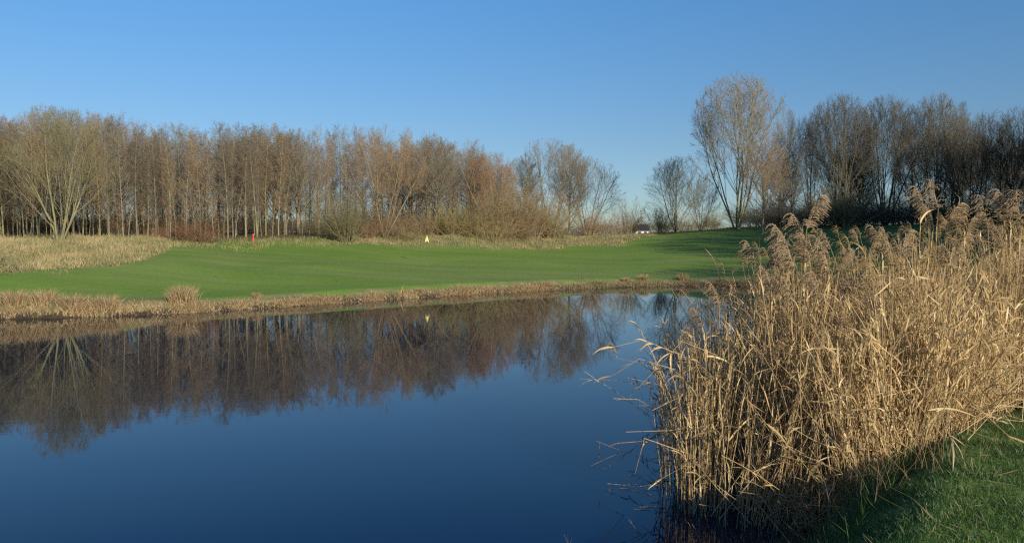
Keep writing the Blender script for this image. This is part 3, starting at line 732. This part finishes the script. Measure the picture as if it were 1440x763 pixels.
# ------------------------------------------------------------------ reeds
REEDP = np.array([(1.75, 9.4), (1.62, 8.5), (1.82, 7.9), (2.3, 7.4), (2.9, 7.1), (3.45, 6.95), (4.25, 7.2), (5.0, 7.9), (5.9, 8.8), (7.2, 9.6), (10.5, 12.4), (11, 15), (7.5, 14.2), (4.6, 12.2), (2.6, 10.8)], float)
def reed_top(x, y):
    """height over the water of the body of the bed"""
    u = 720 + F * x / y
    v = np.interp(u, [860, 890, 920, 960, 1000, 1040, 1075, 1105, 1135, 1155, 1190, 1225, 1255, 1275, 1300, 1330, 1352, 1378, 1402, 1440, 1500], [540, 470, 448, 440, 436, 425, 392, 362, 350, 420, 462, 430, 350, 380, 320, 335, 425, 420, 335, 322, 322])
    return CAMZ + (VH - v) / F * y
def reed_leaves(g, r, base, stemdir, L, v, droop=(.1, .7), width=.008):
    n = len(base); phi = r.uniform(0, 2 * PI, n); a = np.radians(np.abs(r.normal(0, 32, n)))[:, None]
    H = np.stack([np.cos(phi), np.sin(phi), phi * 0], -1); D = norm(stemdir * np.cos(a) + H * np.sin(a))
    dr = r.uniform(*droop, n)[:, None]; p = base; pts = [p]
    for m in range(5):
        p = p + D * (L / 5)[:, None]; pts.append(p); D = norm(D + np.array([0, 0, -1.]) * dr * .55 + r.normal(0, .07, D.shape))
    P = np.stack(pts, 1); S = norm(np.cross(P[:, 1] - P[:, 0], r.normal(0, 1, (n, 3))))
    S = np.stack([norm(S + r.normal(0, .25, S.shape)) for _ in range(6)], 1) * .6 + S[:, None] * .4
    W = np.array([.5, 1, 1, .85, .55, .08])[None] * (width * r.uniform(.5, 1.25, n))[:, None]
    g.ribbons(P, W, S, v)
def plume_geo(seed, side, light=False):
    """drooping reed flower head about 0.3 m, base at origin, rising along +z, nodding to +x"""
    r = np.random.default_rng(seed); g = Geo(); n = 15
    t = np.linspace(0, 1, n); ax = np.stack([side * .10 * t ** 2.2, .02 * np.sin(t * 3), .30 * t - .03 * t ** 3], -1)
    g.tubes(ax[None], (.0025 * (1 - .7 * t))[None], 4, .4)
    m = 30 if light else 84; k = r.uniform(0.0, 1, m); i0 = np.minimum((k * (n - 1)).astype(int), n - 2); f = (k * (n - 1) - i0)[:, None]
    b = ax[i0] * (1 - f) + ax[i0 + 1] * f; T = norm(ax[i0 + 1] - ax[i0])
    phi = r.normal(0, 1.0, m); out = np.stack([side * np.cos(phi), np.sin(phi), phi * 0], -1)
    D = norm(T * 1.1 + out * .7); L = (.06 + .10 * np.sin(PI * np.clip(k * .8 + .12, 0, 1))) * r.uniform(.6, 1.15, m); p = b; pts = [p]
    for q in range(5):
        p = p + D * (L / 5)[:, None]; pts.append(p); D = norm(D + out * .10 + np.array([0, 0, -1.]) * .42)
    P = np.stack(pts, 1); g.tubes(P, .0014 * np.ones((m, 6)), 3, r.uniform(.3, .9, m))
    R = np.full(P.shape[:2], .002)
    P2, R2 = kids(r, P, R, 7 if light else 16, .12, 1, (12, 38), .022, 2, .1, -.25); g.spikes(P2[:, 0], P2[:, 1] - P2[:, 0], .0026 if light else .0017, np.clip(r.normal(.55, .25, len(P2)), 0, 1))
    if light:
        Tt = np.concatenate(g.T); return np.concatenate(g.V), np.concatenate(g.Q), Tt
    return g.mesh('plume', [M['plume']])
HEADS = [plume_geo(200 + i, [-1, 1, -1][i], True) for i in range(3)]
def reed_bed():
    r = np.random.default_rng(9); g = Geo(); N = 42000
    x = r.uniform(1.3, 11, N); y = r.uniform(6.6, 15, N); sd = poly_sd(x, y, REEDP)
    u = 720 + F * x / y
    dens = fnoise(x, y, 2.6, 51) + .8 * fnoise(x, y, 6.5, 52)
    # a darker dip between the near clump and the one behind it
    ok = (sd < 0) & (u < 1530) & (r.random(N) < .45 + .55 * np.clip(-sd / .35, 0, 1)) & (r.random(N) < np.clip(.55 + dens * 1.3, .04, 1)) & (r.random(N) < np.where(y > 10.5, .55, 1))
    x, y, u = x[ok], y[ok], u[ok]; n = len(x); sd = sd[ok]
    z0 = np.maximum(terrain(x, y), -.25) - .02
    top = reed_top(x, y); edge = np.clip(-sd / .5, 0, 1)
    hf = np.where(r.random(n) < .72, r.uniform(.8, 1.03, n), r.uniform(.25, .85, n))
    H = np.maximum((top - z0 + .07 * fnoise(x, y, 2.4, 53) + .09 * fnoise(x, y, 7, 54)) * hf * (.8 + .2 * edge), .25)
    lean = np.abs(r.normal(0, 7, n)) + np.where(r.random(n) < .14, r.uniform(8, 38, n), 0); phi = r.uniform(0, 2 * PI, n)
    lx = np.cos(phi) * np.sin(np.radians(lean)); ly = np.sin(phi) * np.sin(np.radians(lean))
    lx = lx + .24 * fnoise(x, y, 3.2, 55) + .10 * fnoise(x, y, 8, 56); ly = ly + .10 * fnoise(x, y, 3.2, 57)
    # the clump's left end leans out over the water
    lf = np.clip((2.5 - x) / .8, 0, 1) * (y < 10); lx = np.where(lf > 0, np.maximum(lx * (1 - .75 * lf), -.10 - .1 * r.random(n) * (r.random(n) < .25)), lx) - lf * r.uniform(-.04, .07, n); 
    # front stems bow towards the viewer and the lawn
    fr = np.clip(1 + sd / .45, 0, 1) * (y < 8); ly = ly - fr * r.uniform(-.04, .12, n)
    D = norm(np.stack([lx, ly, np.sqrt(np.maximum(.1, 1 - lx ** 2 - ly ** 2))], -1)); D0 = D
    p = np.stack([x, y, z0], -1); pts = [p]
    bend = (r.random(n) < .24) * r.uniform(.4, 1.3, n)
    brk = (r.random(n) < .15) & (x > 2.15); bs = r.integers(2, 5, n)
    for m in range(6):
        p = p + D * (H / 6)[:, None]; pts.append(p)
        D = norm(D + np.stack([lx, ly, -.25 * bend], -1) * (.10 + .9 * bend * (m > 1))[:, None] + r.normal(0, .022, D.shape))
        b = brk & (bs == m)
        if b.any(): q = r.normal(0, 1, (b.sum(), 3)); q[:, 2] = -r.uniform(.1, 1.2, b.sum()); D[b] = norm(q)
    P = np.stack(pts, 1); P[:, :, 2] = np.maximum(P[:, :, 2], terrain(P[:, :, 0], P[:, :, 1]).clip(-.3) + .0)
    R = (.0043 * r.uniform(.55, 1.2, n))[:, None] * np.linspace(1, .55, 7)[None]
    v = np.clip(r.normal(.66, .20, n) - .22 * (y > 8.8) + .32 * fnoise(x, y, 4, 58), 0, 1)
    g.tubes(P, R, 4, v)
    # leaves
    nl = 8; idx = np.repeat(np.arange(n), nl); s = 1.5 + 4.5 * r.random(len(idx)) ** .8
    i0 = np.minimum(s.astype(int), 5); f = (s - i0)[:, None]; base = P[idx, i0] * (1 - f) + P[idx, i0 + 1] * f; T = norm(P[idx, i0 + 1] - P[idx, i0])
    L = r.uniform(.06, .25, len(idx)); T = T * np.where(r.random(len(idx)) < .42, -1, 1)[:, None]
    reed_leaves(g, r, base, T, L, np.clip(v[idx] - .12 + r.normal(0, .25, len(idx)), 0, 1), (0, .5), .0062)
    sel = r.random(len(idx)) < .05
    reed_leaves(g, r, base[sel], T[sel], r.uniform(.22, .42, sel.sum()), np.clip(v[idx][sel] + r.normal(.1, .15, sel.sum()), 0, 1), (0, .7), .0105)
    # small flower heads among the tops
    ps = np.where((hf > .93) & (r.random(n) < np.where((np.abs(u - 1125) < 40) | (np.abs(u - 1260) < 28) | (np.abs(u - 1315) < 35) | (u > 1405), .3, .05)))[0]
    for q, i in enumerate(ps):
        Vq, Qq, Tq = HEADS[q % len(HEADS)]; c_, s_ = math.cos(r.uniform(-.8, .8)), 0; a_ = r.uniform(-.9, .9); c_, s_ = math.cos(a_), math.sin(a_); k_ = r.uniform(.5, .95)
        W_ = np.stack([Vq[:, 0] * c_ - Vq[:, 1] * s_, Vq[:, 0] * s_ + Vq[:, 1] * c_, Vq[:, 2]], -1) * k_ + P[i, -1]
        g.add(W_, Qq, Tq, np.full(len(Vq), r.uniform(.35, .7)))
    # fallen and broken stems lying across the foot of the bed
    m_ = 150; t = r.random(m_); e = REEDP[1:9]; k = r.integers(0, len(e) - 1, m_); c = e[k] * (1 - t[:, None]) + e[k + 1] * t[:, None] + r.normal(0, .16, (m_, 2)) + np.array([.05, .1])
    c[:, 0] = np.where(c[:, 0] < 2.3, c[:, 0] + 1.2, c[:, 0]); c[:, 1] = np.where(c[:, 1] > 7.9, 7.4, c[:, 1])
    zb = np.maximum(terrain(c[:, 0], c[:, 1]), 0); ph = r.uniform(0, 2 * PI, m_); L = r.uniform(.3, 1.1, m_); el = np.radians(r.uniform(3, 60, m_))
    A = np.column_stack([c, zb + r.uniform(.0, .35, m_)]); Dv = np.stack([np.cos(ph) * np.cos(el), np.sin(ph) * np.cos(el), np.sin(el)], -1)
    Pf = A[:, None] + Dv[:, None] * (np.linspace(0, 1, 5)[None, :, None] * L[:, None, None]) + np.cumsum(r.normal(0, .012, (m_, 5, 3)), 1)
    g.tubes(Pf, .0032 * np.ones((m_, 5)) * np.linspace(1, .6, 5)[None], 4, np.clip(r.normal(.72, .18, m_), 0, 1))
    # dead leaf litter hanging low down
    tag(link('reed_bed', g.mesh('reed_bed', [M['reed']], True)), 'dense bed of dead straw-coloured reeds at the near water edge', 'reeds', kind='stuff'); print('reeds', n)
reed_bed()

PL = [plume_geo(70 + i, s) for i, s in enumerate([-1, -1, 1, -1, 1])]
def reed_parts(seed, H):
    r = np.random.default_rng(seed)
    t = np.linspace(0, 1, 10); c = r.uniform(-.04, .04, 2) * H
    ax = np.stack([c[0] * t ** 2, c[1] * t ** 2, H * t], -1); ax[:, :2] += np.cumsum(r.normal(0, .003, (10, 2)), 0) * (t > 0)[:, None]
    g = Geo(); g.tubes(ax[None], (.0036 * (1 - .5 * t))[None], 5, .75)
    gl = Geo(); n = 9; k = r.uniform(.35, .97, n); s = k * 9; i0 = np.minimum(s.astype(int), 8); f = (s - i0)[:, None]
    base = ax[i0] * (1 - f) + ax[i0 + 1] * f; reed_leaves(gl, r, base, np.tile([[0, 0, 1.]], (n, 1)), r.uniform(.2, .42, n), np.clip(r.normal(.62, .15, n), 0, 1), (.2, .8), .009)
    return g.mesh('reed_stem', [M['reed']]), gl.mesh('reed_leaves', [M['reed']]), ax[-1]
RS = [reed_parts(80 + i, 2.4) for i in range(4)]
TALL = [ # u, v of the plume's top, distance, lean to the right in degrees, side of nod, scale
 (1012, 398, 8.3, -4, 0, .8, 'low nodding plume nearest the water gap, on a bent stem'), (988, 432, 8.4, -10, 1, .7, 'small plume leaning left over the water, lowest of all'), (1030, 405, 8.4, 2, 1, .7, 'low plume just right of the one nearest the water gap'),
 (1062, 340, 8.0, 1, 0, .8, 'thin tall plume first to rise above the bed on the left'), (1075, 352, 8.0, 3, 2, 1.0, 'full plume nodding right beside the first thin tall one'), (1085, 375, 7.9, -2, 1, .8, 'lower full plume under the one nodding right'),
 (1108, 318, 8.0, -4, 0, 1.1, 'plume on the left of the tallest left-hand cluster'), (1116, 330, 7.8, -3, 1, 1.15, 'broad plume low in the tallest left-hand cluster'), (1134, 278, 8.0, 2, 2, 1.05, 'topmost plume of the tallest left-hand cluster'),
 (1132, 303, 8.1, 0, 0, 1.1, 'plume directly under the topmost one of the left-hand cluster'), (1140, 330, 8.0, 2, 3, 1.0, 'right lower plume of the tallest left-hand cluster'), (1102, 345, 8.3, -5, 3, .8, 'faint plume left of the tallest left-hand cluster'),
 (1168, 322, 8.2, -22, 0, .7, 'plume on a strongly slanting stem right of the tallest cluster'), (1166, 340, 7.8, 2, 1, 1.05, 'hanging plume under the slanting one'), (1180, 350, 7.9, 4, 2, .7, 'small plume right of the hanging one'),
 (1207, 323, 8.2, 1, 3, .5, 'very small lone plume on a thin upright stem'), (1222, 362, 8.0, 3, 0, .4, 'tiny plume right of the lone upright one'),
 (1240, 318, 8.4, -4, 0, .9, 'left plume of the drooping group in the middle'), (1254, 322, 8.3, 0, 1, 1.0, 'centre plume of the drooping group in the middle'), (1270, 325, 8.3, 4, 2, .95, 'right plume of the drooping group in the middle'), (1262, 345, 8.6, 3, 3, .9, 'low plume behind the drooping group in the middle'),
 (1300, 264, 8.8, -3, 0, 1.0, 'left plume of the high group under the dark wood'), (1318, 256, 8.9, 0, 1, 1.05, 'highest plume of the high group under the dark wood'), (1330, 288, 8.6, 4, 2, 1.1, 'plume nodding right in the high group'), (1312, 288, 8.7, 0, 3, .9, 'lower plume in the middle of the high group'),
 (1355, 295, 8.8, -3, 1, .7, 'small plume just right of the high group'), (1362, 300, 8.7, 4, 4, .7, 'twin small plume nodding right of the high group'),
 (1388, 276, 8.2, -5, 0, .95, 'curved plume third from the right edge'), (1398, 308, 8.4, -2, 1, .8, 'lower plume beneath the curved one near the right edge'), (1420, 268, 8.1, -2, 0, 1.05, 'broad plume second from the right edge'), (1436, 272, 8.1, 1, 1, 1.1, 'broad plume cut by the right edge'),
 (1412, 318, 8.4, 0, 3, .9, 'low plume under the broad pair near the right edge'), (1432, 330, 8.3, 3, 4, .9, 'lowest plume near the right edge'), (1350, 330, 9.4, 2, 2, .8, 'plume behind the bed right of the high group'), (1290, 335, 9.3, -2, 0, .8, 'plume behind the bed left of the high group'),
 (1200, 392, 8.0, 0, 1, .8, 'plume sunk in the bed under the lone upright one'), (1150, 385, 7.8, 2, 0, .8, 'plume sunk in the bed under the tallest left-hand cluster'), (1232, 400, 7.9, -3, 3, .8, 'plume sunk in the bed left of the drooping group'), (1115, 392, 7.8, -4, 0, .8, 'plume sunk in the bed left of the tall stems'), (1340, 345, 8.4, 0, 1, .8, 'plume sunk in the bed below the high group')]
for i, (u, v, d, lean, pk, s, lb) in enumerate(TALL):
    X = (u - 720) / F * d; ztop = CAMZ + (VH - v) / F * d
    stem_me, leaf_me, tip = RS[i % 4]
    s = s * 1.2
    hp = .25 * s; a = math.radians(lean)
    # base point: follow the stem down from the plume foot
    zt = ztop - hp; z0 = max(gz(X, d), -.2); L = (zt - z0) / math.cos(a)
    bx = X - math.tan(a) * (zt - z0) - float(tip[0]) * math.cos(a); by = d - float(tip[1])
    k = L / 2.4
    o = empty('tall_reed', (bx, by, z0)); tag(o, lb, 'reed', 'tall plumed reeds rising above the bed')
    o.rotation_euler = (0, a, 0)
    st = link('stem', stem_me, o); st.scale = (1, 1, k)
    lf = link('leaves', leaf_me, o); lf.scale = (1, 1, k)
    pl = link('plume', PL[pk], o, (float(tip[0]), float(tip[1]), float(tip[2]) * k - .01)); pl.scale = (s, s, s); pl.rotation_euler = (0, -a * .5, RNG.uniform(-.5, .5))

# broken stems over the water at the clump's left end
def stalk(name, pts, rad, label, v=.7, leaves=0, seed=0):
    g = Geo(); P = np.array(pts, float)
    t = np.linspace(0, len(P) - 1, 9); i0 = np.minimum(t.astype(int), len(P) - 2); f = (t - i0)[:, None]; Q = P[i0] * (1 - f) + P[i0 + 1] * f
    g.tubes(Q[None], (rad * np.linspace(1, .6, 9))[None], 5, v)
    if leaves:
        r = np.random.default_rng(seed); b = Q[r.integers(2, 9, leaves)]; reed_leaves(g, r, b, np.tile(norm(P[-1] - P[0]), (leaves, 1)), r.uniform(.15, .3, leaves), np.clip(r.normal(.7, .1, leaves), 0, 1))
    o = link(name, g.mesh(name, [M['reed']])); tag(o, label, 'reed', 'broken reeds at the left end of the bed')
def I(u, v, d): return img(u, v, d)
stalk('broken_reed', [I(880, 638, 9.0), I(840, 622, 8.6)], .0035, 'dark broken stem standing clear of the bed, upper arm of the v over the water', .1)
stalk('broken_reed', [I(878, 636, 9.02), I(833, 657, 9.0)], .0035, 'dark broken stem, lower arm of the v over the water', .1)
stalk('broken_reed', [I(844, 645, 9.2), I(844, 622, 9.2)], .004, 'short dark vertical stub crossing the v over the water', .05)
stalk('broken_reed', [I(950, 683, 8.9), I(900, 687, 8.8), I(856, 683, 8.9)], .0035, 'pale stem lying flat on the water, upper of two', .9)
stalk('broken_reed', [I(945, 714, 8.2), I(900, 717, 8.2), I(860, 719, 8.2)], .003, 'pale stem lying flat on the water, lower of two', .6)
stalk('broken_reed', [I(970, 640, 8.1), I(908, 618, 8.0), I(895, 668, 8.3)], .004, 'pale folded stem bent sharply at the left foot of the bed', .95)
stalk('broken_reed', [I(1000, 600, 8.2), I(940, 607, 8.1), I(882, 609, 8.1)], .003, 'long thin stem lying level across the left end of the bed', .9)
stalk('broken_reed', [I(960, 500, 8.2), I(905, 478, 8.2), I(848, 492, 8.3)], .003, 'stem reaching furthest left over the water with pale leaves', .85, 5, 3)
stalk('broken_reed', [I(950, 520, 8.2), I(900, 505, 8.2), I(860, 530, 8.3)], .003, 'second stem reaching left over the water below the furthest one', .7, 5, 4)
stalk('broken_reed', [I(945, 560, 8.2), I(915, 490, 8.2), I(893, 452, 8.2)], .003, 'stem curving up and left with a pale leaf tip above the water', .85, 6, 5)
stalk('broken_reed', [I(1010, 500, 7.9), I(960, 480, 7.9), I(900, 545, 8.0)], .003, 'stem arching down to the left across the bed\'s left end', .8, 5, 6)
stalk('broken_reed', [I(1060, 740, 7.2), I(1012, 690, 7.4), I(975, 645, 7.8)], .0035, 'pale fallen stem slanting up left at the foot of the bed', .9)
stalk('broken_reed', [I(1015, 735, 7.5), I(1075, 660, 7.4), I(1110, 640, 7.4)], .004, 'thick pale stem slanting up right at the foot of the bed', .95)

def floating_bits():
    r = np.random.default_rng(33); n = 22; x = r.normal(1.4, .25, n); y = r.uniform(6.6, 9.5, n); x = np.where(x > 1.9, 1.2, x); ph = r.uniform(0, 6.3, n); L = r.uniform(.03, .28, n)
    P = np.stack([np.column_stack([x + np.cos(ph) * L * t, y + np.sin(ph) * L * t, np.full(n, .004)]) for t in (0, .5, 1)], 1)
    g = Geo(); g.tubes(P, np.array([[.0015, .0025, .001]]) * np.ones((n, 1)), 4, r.uniform(.1, .9, n))
    tag(link('floating_debris', g.mesh('floating_debris', [M['reed']])), 'bits of broken reed floating at the left foot of the bed', 'debris', kind='stuff')
floating_bits()
def weeds():
    r = np.random.default_rng(34); n = 150; t = r.random(n); A = np.array([(1.5, 6.4), (2.3, 6.5), (3.4, 6.4)]); i0 = np.minimum((t * 2).astype(int), 1); f = (t * 2 - i0)[:, None]
    c = A[i0] * (1 - f) + A[i0 + 1] * f + r.normal(0, .3, (n, 2)); z = np.maximum(terrain(c[:, 0], c[:, 1]), -.05); p = np.column_stack([c, z]); D = norm(np.column_stack([r.normal(0, .25, (n, 2)), np.ones(n)])); L = r.uniform(.15, .55, n); pts = [p]
    for m in range(5): p = p + D * (L / 5)[:, None]; pts.append(p); D = norm(D + r.normal(0, .12, (n, 3)))
    P = np.stack(pts, 1); Rr = .0022 * np.linspace(1, .4, 6)[None] * np.ones((n, 1)); g = Geo(); g.tubes(P, Rr, 4, r.uniform(.1, .6, n))
    P1, R1 = kids(r, P, Rr, 5, .3, 1, (25, 55), L * .4, 3, .2, .1, .6); g.tubes(P1, R1, 3, .4)
    tag(link('bank_weeds', g.mesh('bank_weeds', [M['bankgrass']])), 'dead weed stalks at the foot of the reeds', 'weeds', kind='stuff')
weeds()

# ------------------------------------------------------------------ golf flag, stakes, house, fallen branch
def lathe(g, prof, k=10, c=(0, 0)):
    P = np.array([[(c[0], c[1], z) for z, _ in prof]], float); g.tubes(P, np.array([[r_ for _, r_ in prof]], float), k)
def golf_flag():
    d = 57.6; X = (600 - 720) / F * d; z = gz(X, d); o = empty('golf_flag', (X, d, z)); tag(o, 'yellow golf flag on a thin dark pole standing on the green', 'flag')
    g = Geo(); lathe(g, [(-.15, .010), (0, .010), (1.4, .009), (2.10, .008), (2.12, .011), (2.15, .004)], 10); link('pole', g.mesh('pole', [M['pole']]), o)
    # hanging cloth: gathered folds from the pole's top, sagging to both sides
    nu, nv = 26, 14; V = []
    for i in range(nu):
        s = i / (nu - 1)
        for j in range(nv):
            t = j / (nv - 1)
            w = .04 + .27 * t ** .9; ang = (s - .42) * 1.0
            V.append((w * (s - .42) + .012, .045 * math.sin(s * 13) * t + .012, 2.10 - .50 * t * (1 - .22 * math.sin(s * PI)) - .06 * s * t))
    V = np.array(V); i = np.arange(nu - 1)[:, None]; j = np.arange(nv - 1)[None]
    Q = np.stack([i * nv + j, i * nv + j + 1, (i + 1) * nv + j + 1, (i + 1) * nv + j], -1).reshape(-1, 4)
    me = mesh_np('flag_cloth', V, Q, None, [M['flag']]); c = link('cloth', me, o); m = c.modifiers.new('thick', 'SOLIDIFY'); m.thickness = .004
    g = Geo(); lathe(g, [(-.06, .054), (.004, .054), (.006, .046), (-.05, .046)], 16); link('cup', g.mesh('cup', [M['white_wall']]), o)
golf_flag()
def stake(u, d, h, w, mat, label):
    X = (u - 720) / F * d; z = gz(X, d); g = Geo()
    g.tubes(np.array([[(0, 0, -.2), (0, 0, 0), (0, 0, h * .93), (0, 0, h * .97), (.002, 0, h)]], float), np.array([[w, w, w, w * .8, w * .15]]), 8)
    o = link('marker_stake', g.mesh('marker_stake', [mat]), None, (X, d, z)); o.rotation_euler = (0.02, .03, .4); tag(o, label, 'stake')
stake(356, 61.5, .70, .045, M['red_paint'], 'upright red marker stake at the edge of the left wood')
stake(70.5, 30.2, .34, .028, M['orange_paint'], 'short orange marker stake among the tufts on the far left bank')
def house():
    d = 150.; X = (905 - 720) / F * d; zt = CAMZ + (VH - 318) / F * d; z0 = 3.0
    z0 = min(gz(X, d), 3.4); o = empty('small_house', (X, d, z0)); tag(o, 'small white-walled house with a dark roof seen through the gap between the woods', 'house')
    def box(x0, x1, y0, y1, a, b):
        V = np.array([(x, y, z) for x in (x0, x1) for y in (y0, y1) for z in (a, b)], float)
        Q = np.array([(0, 1, 3, 2), (4, 6, 7, 5), (0, 4, 5, 1), (2, 3, 7, 6), (0, 2, 6, 4), (1, 5, 7, 3)]); return V, Q
    eave = CAMZ + (VH - 323.5) / F * d - z0; rid = CAMZ + (VH - 315) / F * d - z0
    V, Q = box(-1.5, .9, 0, 5, 0, eave); link('wall', mesh_np('wall', V, Q, None, [M['white_wall']], False), o)
    V = np.array([(-1.8, -.4, eave - .05), (1.2, -.4, eave - .05), (1.2, 5.4, eave - .05), (-1.8, 5.4, eave - .05), (-1.8, 2.5, rid), (1.2, 2.5, rid)], float)
    me = bpy.data.meshes.new('roof'); me.from_pydata(V.tolist(), [], [(0, 1, 5, 4), (2, 3, 4, 5), (1, 2, 5), (3, 0, 4), (3, 2, 1, 0)]); me.materials.append(M['roof_tile']); link('roof', me, o)
    V, Q = box(-1.1, -.5, -.04, .02, eave * .35, eave * .8); link('window', mesh_np('window', V, Q, None, [M['dark_glass']], False), o)
    V, Q = box(.1, .6, -.04, .02, 0.02, eave * .8); link('door', mesh_np('door', V, Q, None, [M['dark_glass']], False), o)
house()
def branch():
    r = np.random.default_rng(90); g = Geo(); d = 37.
    B = [[I(-25, 362, d), I(20, 362, d - .4), I(32, 384, d - 1)], [I(-20, 370, d), I(0, 373, d - .5), I(16, 382, d - 1)], [I(-10, 376, d), I(8, 362, d - .6), I(24, 392, d - 1.6)], [I(-25, 385, d - 1), I(-2, 368, d - .5), I(12, 361, d)]]
    for b in B:
        P = np.array(b); t = np.linspace(0, 2, 8); i0 = np.minimum(t.astype(int), 1); f = (t - i0)[:, None]; Q = (P[i0] * (1 - f) + P[i0 + 1] * f + r.normal(0, .03, (8, 3)))[None]
        R = (.03 * np.linspace(1, .35, 8))[None]; g.tubes(Q, R, 5); Q1, R1 = kids(r, Q, R, 7, .2, 1, (25, 60), .9, 4, .15, .05, .5); g.tubes(Q1, R1, 3)
        Q2, R2 = kids(r, Q1, R1, 4, .2, 1, (25, 60), .4, 3, .15, .05, .5); g.tubes(Q2, R2, 3)
    o = link('fallen_branch', g.mesh('fallen_branch', [M['bark_olive']])); tag(o, 'pale leafless fallen branch on the dry mound at the left edge', 'branch')
branch()

# ------------------------------------------------------------------ light, sky, camera
EL = math.radians(19); AZ = math.radians(147)      # clockwise from +Y
sun = bpy.data.lights.new('sun', 'SUN'); sun.energy = 5.0; sun.angle = math.radians(.53); sun.color = (1, .90, .76)
so = bpy.data.objects.new('sun', sun); COL.objects.link(so)
dirv = (math.sin(AZ) * math.cos(EL), math.cos(AZ) * math.cos(EL), math.sin(EL))
from mathutils import Vector
so.rotation_euler = Vector(dirv).to_track_quat('Z', 'Y').to_euler(); so.location = (30, -20, 30)
w = bpy.data.worlds.new('World'); SC.world = w; w.use_nodes = True; nt = w.node_tree
sky = nt.nodes.new('ShaderNodeTexSky'); sky.sky_type = 'NISHITA'; sky.sun_disc = False
sky.sun_elevation = EL; sky.sun_rotation = AZ; sky.altitude = 0; sky.air_density = .85; sky.dust_density = .3; sky.ozone_density = 2.0
bg = nt.nodes['Background']; bg.inputs['Strength'].default_value = .070
tc = nt.nodes.new('ShaderNodeTexCoord'); sx = nt.nodes.new('ShaderNodeSeparateXYZ'); nt.links.new(tc.outputs['Generated'], sx.inputs[0])
air = ramp(nt, sx.outputs['Z'], [(0, (.72, .80, .93)), (.12, (.74, .90, 1.02)), (.30, (.69, 1.18, 1.48)), (.44, (.40, 1.0, 1.8))])   # clear winter air: deeper blue overhead
nt.links.new(mix(nt, 1.0, sky.outputs[0], air, 'MULTIPLY'), bg.inputs['Color'])
cam = bpy.data.cameras.new('camera'); co = bpy.data.objects.new('camera', cam); COL.objects.link(co)
co.location = (0, 0, CAMZ); cam.sensor_width = 36; cam.lens = F / 1440 * 36; cam.clip_end = 6000; cam.clip_start = .05
co.rotation_euler = (PI / 2 - math.atan((381.5 - VH) / F), 0, 0)
SC.camera = co
SC.view_settings.view_transform = 'Standard'; SC.view_settings.look = 'None'; SC.view_settings.exposure = .45; SC.view_settings.gamma = 1
SC.render.resolution_x = 1024; SC.render.resolution_y = 542
SC.cycles.use_denoising = False; SC.cycles.pixel_filter_type = 'BLACKMAN_HARRIS'; SC.cycles.filter_width = 1.3; SC.cycles.sample_clamp_direct = 4; SC.cycles.sample_clamp_indirect = 3; SC.cycles.max_bounces = 6; SC.cycles.diffuse_bounces = 3
